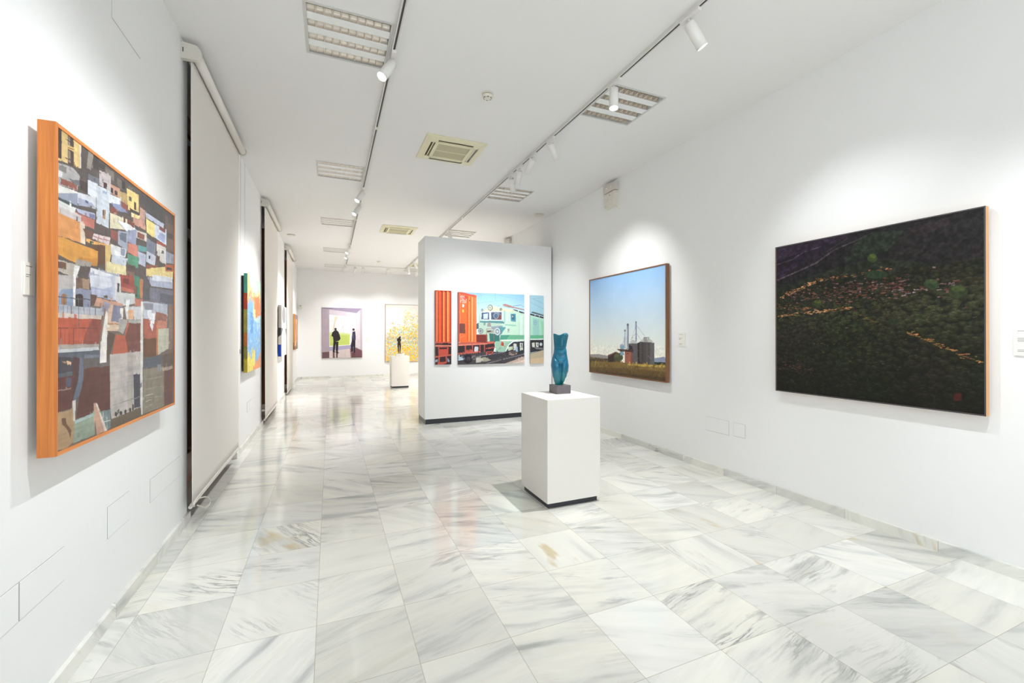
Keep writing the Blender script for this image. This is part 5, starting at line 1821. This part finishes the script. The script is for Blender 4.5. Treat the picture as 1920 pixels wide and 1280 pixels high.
# tracks carry on out of view; spots after the first are added as fill
for (x, y, tg, cc, pw, lb) in (
        (a, 1.75, (XL, 2.7, 1.4), COOL, .62, 'spotlight on the left track aimed at the townscape painting, out of frame'),
        (a, .3, (XL, 0.0, 1.2), COOL, .4, 'added fill spotlight on the left track over the camera, aimed at the left wall'),
        (a, -1.6, (XL, -1.6, 1.4), COOL, 1.0, 'rearmost added fill spotlight on the left track, behind the camera'),
        (b_, .9, (XR, .6, 1.3), COOL, .8, 'added fill spotlight on the right track beside the camera, aimed at the right wall'),
        (b_, -1.2, (XR, -1.6, 1.4), COOL, 1.0, 'rearmost added fill spotlight on the right track, behind the camera'),
        (b_, 11.2, (XR, 12, 1.4), WARM, 2.6, 'nearer added fill spotlight on the right track hidden behind the partition'),
        (b_, 10.3, (3.1, 9.9, 0), WARM, 1.9, 'added fill spotlight just behind the partition aimed down at the floor'),
        (b_, 12.4, (3.2, 11.4, 0.5), WARM, 1.9, 'added fill spotlight behind the partition aimed down towards the right wall'),
        (b_, 14.7, (3.0, 14.6, 0), WARM, 1.4, 'last added fill spotlight on the right track, near the far cross track'),
        (b_, 13.6, (XR, 14.3, 1.4), WARM, 2.6, 'farther added fill spotlight on the right track hidden behind the partition')):
    spot(x, y, tg, lb, cc, pw, 60 if y < 2 else 110)

# ------------------------------------------------------------------ small ceiling things
def disc(name, label, cat, x, y, r, h, slots=False):
    t = thing(name, label, cat, (x, y, ZC))
    MB().lathe([(0.0, -0.002), (r * 1.0, -0.002), (r * 1.0, -0.008), (r * .96, -0.010), (0, -0.010)], c=(x, y, ZC)).build('mounting_ring', M['detector'], t)
    MB().lathe([(r * .84, -0.010), (r * .84, -0.016)], c=(x, y, ZC)).build('shadow_gap', M['detector_ring'], t)
    m_ = MB().lathe([(r * .90, -0.016), (r * .90, -h * .62), (r * .82, -h * .85), (r * .55, -h), (0, -h)], c=(x, y, ZC))
    b = m_.build('dome', M['detector'], t)
    if slots:
        for k in range(6):
            an = k * PI / 3 + .3
            p = Vector((x + r * .66 * math.cos(an), y + r * .66 * math.sin(an), ZC - h * .93))
            tg = Vector((-math.sin(an), math.cos(an), 0)) * r * .2
            MB().cyl(p - tg, p + tg, 0.0035, n=6).build('sensor_slot', M['slot'], b)
    return t
disc('smoke_detector', 'round white smoke detector with dark slots between the two tracks', 'smoke detector', 1.385, 3.97, 0.055, 0.045, True)
disc('ceiling_detector', 'round ceiling disc with a dark rim above the right end of the partition', 'ceiling disc', 3.672, 7.53, 0.095, 0.03)
disc('ceiling_detector', 'round ceiling disc on the left, past the second roller blind', 'ceiling disc', -0.828, 11.27, 0.09, 0.028)
disc('ceiling_detector', 'tiny ceiling disc above the far cross track', 'ceiling disc', 1.383, 14.25, 0.055, 0.045)

# emergency lights high on the right wall
def emergency(label, y0, y1, zt):
    t = thing('emergency_light', label, 'emergency light', (XR, (y0 + y1) / 2, zt))
    zb = zt - 0.36
    m_ = MB()
    m_.prism([(XR, zb), (XR - 0.055, zb + 0.02), (XR - 0.062, zb + 0.05), (XR - 0.062, zt - 0.14), (XR - 0.05, zt - 0.125), (XR, zt - 0.125)], 'y', y0 + .03, y1 - .02)
    bd = m_.build('battery_box', M['plastic'], t)
    MB().cyl((XR - 0.061, y1 - .10, zb + .13), (XR - 0.066, y1 - .10, zb + .13), 0.022, n=16).build('round_badge', M['track'], bd)
    MB().cyl((XR - 0.061, y1 - .16, zb + .19), (XR - 0.065, y1 - .16, zb + .19), 0.008, n=10).build('test_button', M['slot_mark'], bd)
    m_ = MB().box(XR - 0.07, XR, y0, y1, zt - 0.12, zt, b=0.012)
    hd = m_.build('lamp_head', M['clear_plastic'], t)
    for q in (y0 + .09, y1 - .10):
        m_ = MB().cyl((XR - 0.069, q, zt - .06), (XR - 0.074, q, zt - .06), 0.020, n=14)
        m_.build('lamp_reflector', M['clear_plastic'], hd)
        MB().lathe([(0, .0), (.006, .003), (0, .006)], c=(XR - 0.076, q, zt - .063), n=8).build('bulb', M['amber'], hd)
    return t
emergency('white emergency light with two bulbs high on the right wall above the silo painting', 5.33, 5.64, 3.775)
emergency('emergency light on the right wall peeping over the partition top', 9.48, 9.80, 3.785)
# intercom / thermostat on the back wall
t = thing('wall_thermostat', 'small white wall unit in the far left corner above the brown painting', 'wall unit', (-0.98, YB, 2.5))
MB().box(-1.03, -0.92, YB - 0.03, YB, 2.42, 2.58, b=0.004).build('case', M['plastic'], t)
MB().box(-0.97, -0.945, YB - 0.032, YB - 0.030, 2.53, 2.56).build('display', M['slot_mark'], t)

# ------------------------------------------------------------------ label cards and cover plates
def card(label, side, plane, u0, u1, v0, v1, lines, th=0.004):
    t = thing('label_card', label, 'label card', wat(side, plane, (u0 + u1) / 2, (v0 + v1) / 2))
    wbox(MB(), side, plane, u0, u1, v0, v1, 0.0005, th).build('card', M['card'], t)
    cd = [c for c in t.children][0]
    for (fa, fb, fv) in lines:
        w_ = u1 - u0
        if side == 'R': ua, ub = u1 - fb * w_, u1 - fa * w_
        else: ua, ub = u0 + fa * w_, u0 + fb * w_
        vv = v0 + fv * (v1 - v0)
        wbox(MB(), side, plane, ua, ub, vv - 0.0018, vv + 0.0018, th, th + 0.0004).build('printed_line', M['ink'], cd)
    return t
LN = [(.1, .68, .88), (.1, .55, .62), (.1, .4, .56), (.1, .38, .51), (.1, .62, .20), (.1, .45, .15)]
card('small white label card right of the silo painting', 'R', XR, 4.018, 4.130, 1.372, 1.534, LN, 0.009)
card('white label card at the right edge, beside the dark hillside painting', 'R', XR, 1.125, 1.287, 1.377, 1.549, LN, 0.009)
card('small white label card by the left side of the townscape painting', 'L', XL, 2.20, 2.262, 1.657, 1.782, LN[:3], 0.006).location.y += 0.05
card('small white label card right of the two men painting', 'F', YB, 1.19, 1.30, 1.30, 1.48, LN)

def plate(label, side, plane, u0, u1, v0, v1, grp, th=0.003):
    o = wbox(MB(), side, plane, u0, u1, v0, v1, 0.0, th, b=0.0012).build('cover_plate', M['plate'], None, origin=wat(side, plane, (u0 + u1) / 2, (v0 + v1) / 2))
    tag(o, label, 'cover plate', grp)
    o['_at'] = wat(side, plane, (u0 + u1) / 2, (v0 + v1) / 2)
    wbox(MB(), side, plane, u0 - 0.0022, u1 + 0.0022, v0 - 0.0025, v1 + 0.0015, 0.0, 0.0008).build('shadow_joint', M['ink'], o)
    return o
GP = 'painted-over socket cover plates low on the walls'
plate('painted cover plate low on the left wall, cut by the left picture edge', 'L', XL, 1.93, 2.222, 0.44, 0.583, GP)
plate('painted cover plate low on the left wall, second from the left picture edge', 'L', XL, 2.232, 2.53, 0.44, 0.583, GP)
plate('small painted cover plate below the townscape painting, between two wider ones', 'L', XL, 2.935, 3.195, 0.446, 0.608, GP)
plate('wide painted cover plate just left of the near roller blind', 'L', XL, 3.52, 4.12, 0.43, 0.574, GP)
plate('painted cover plate under the blue abstract canvas, left one', 'L', XL, 7.08, 7.26, 0.44, 0.575, GP)
plate('painted cover plate under the blue abstract canvas, right one', 'L', XL, 7.275, 7.60, 0.44, 0.575, GP)
plate('painted cover plate under the grey oval canvas', 'L', XL, 11.5, 11.68, 0.44, 0.58, GP)
plate('wider painted cover plate below and left of the dark hillside painting', 'R', XR, 3.405, 3.71, 0.44, 0.590, GP)
plate('small square painted cover plate below the dark hillside painting', 'R', XR, 3.207, 3.343, 0.45, 0.588, GP)
plate('painted cover plate high on the left wall above the townscape painting', 'L', XL, 2.978, 3.35, 3.19, 3.60, 'high cover plate')

# hanging cables on the left wall
def cable(label, y, zb, weight):
    t = thing('picture_cable', label, 'picture cable', (XL, y, ZC))
    MB().cyl((XL + 0.006, y, ZC), (XL + 0.006, y, zb), 0.0012, n=6).build('wire', M['steel'], t)
    if weight:
        MB().box(XL + 0.001, XL + 0.013, y - 0.018, y + 0.018, zb - 0.055, zb, b=0.002).build('grip', M['steel'], t)
    return t
cable('thin picture cable above the left end of the blue abstract canvas', 6.86, 2.30, False)
cable('thin picture cable with a metal grip left of the blue abstract canvas', 6.56, 1.33, True)

for o in list(bpy.data.objects):
    if '_at' in o: del o['_at']
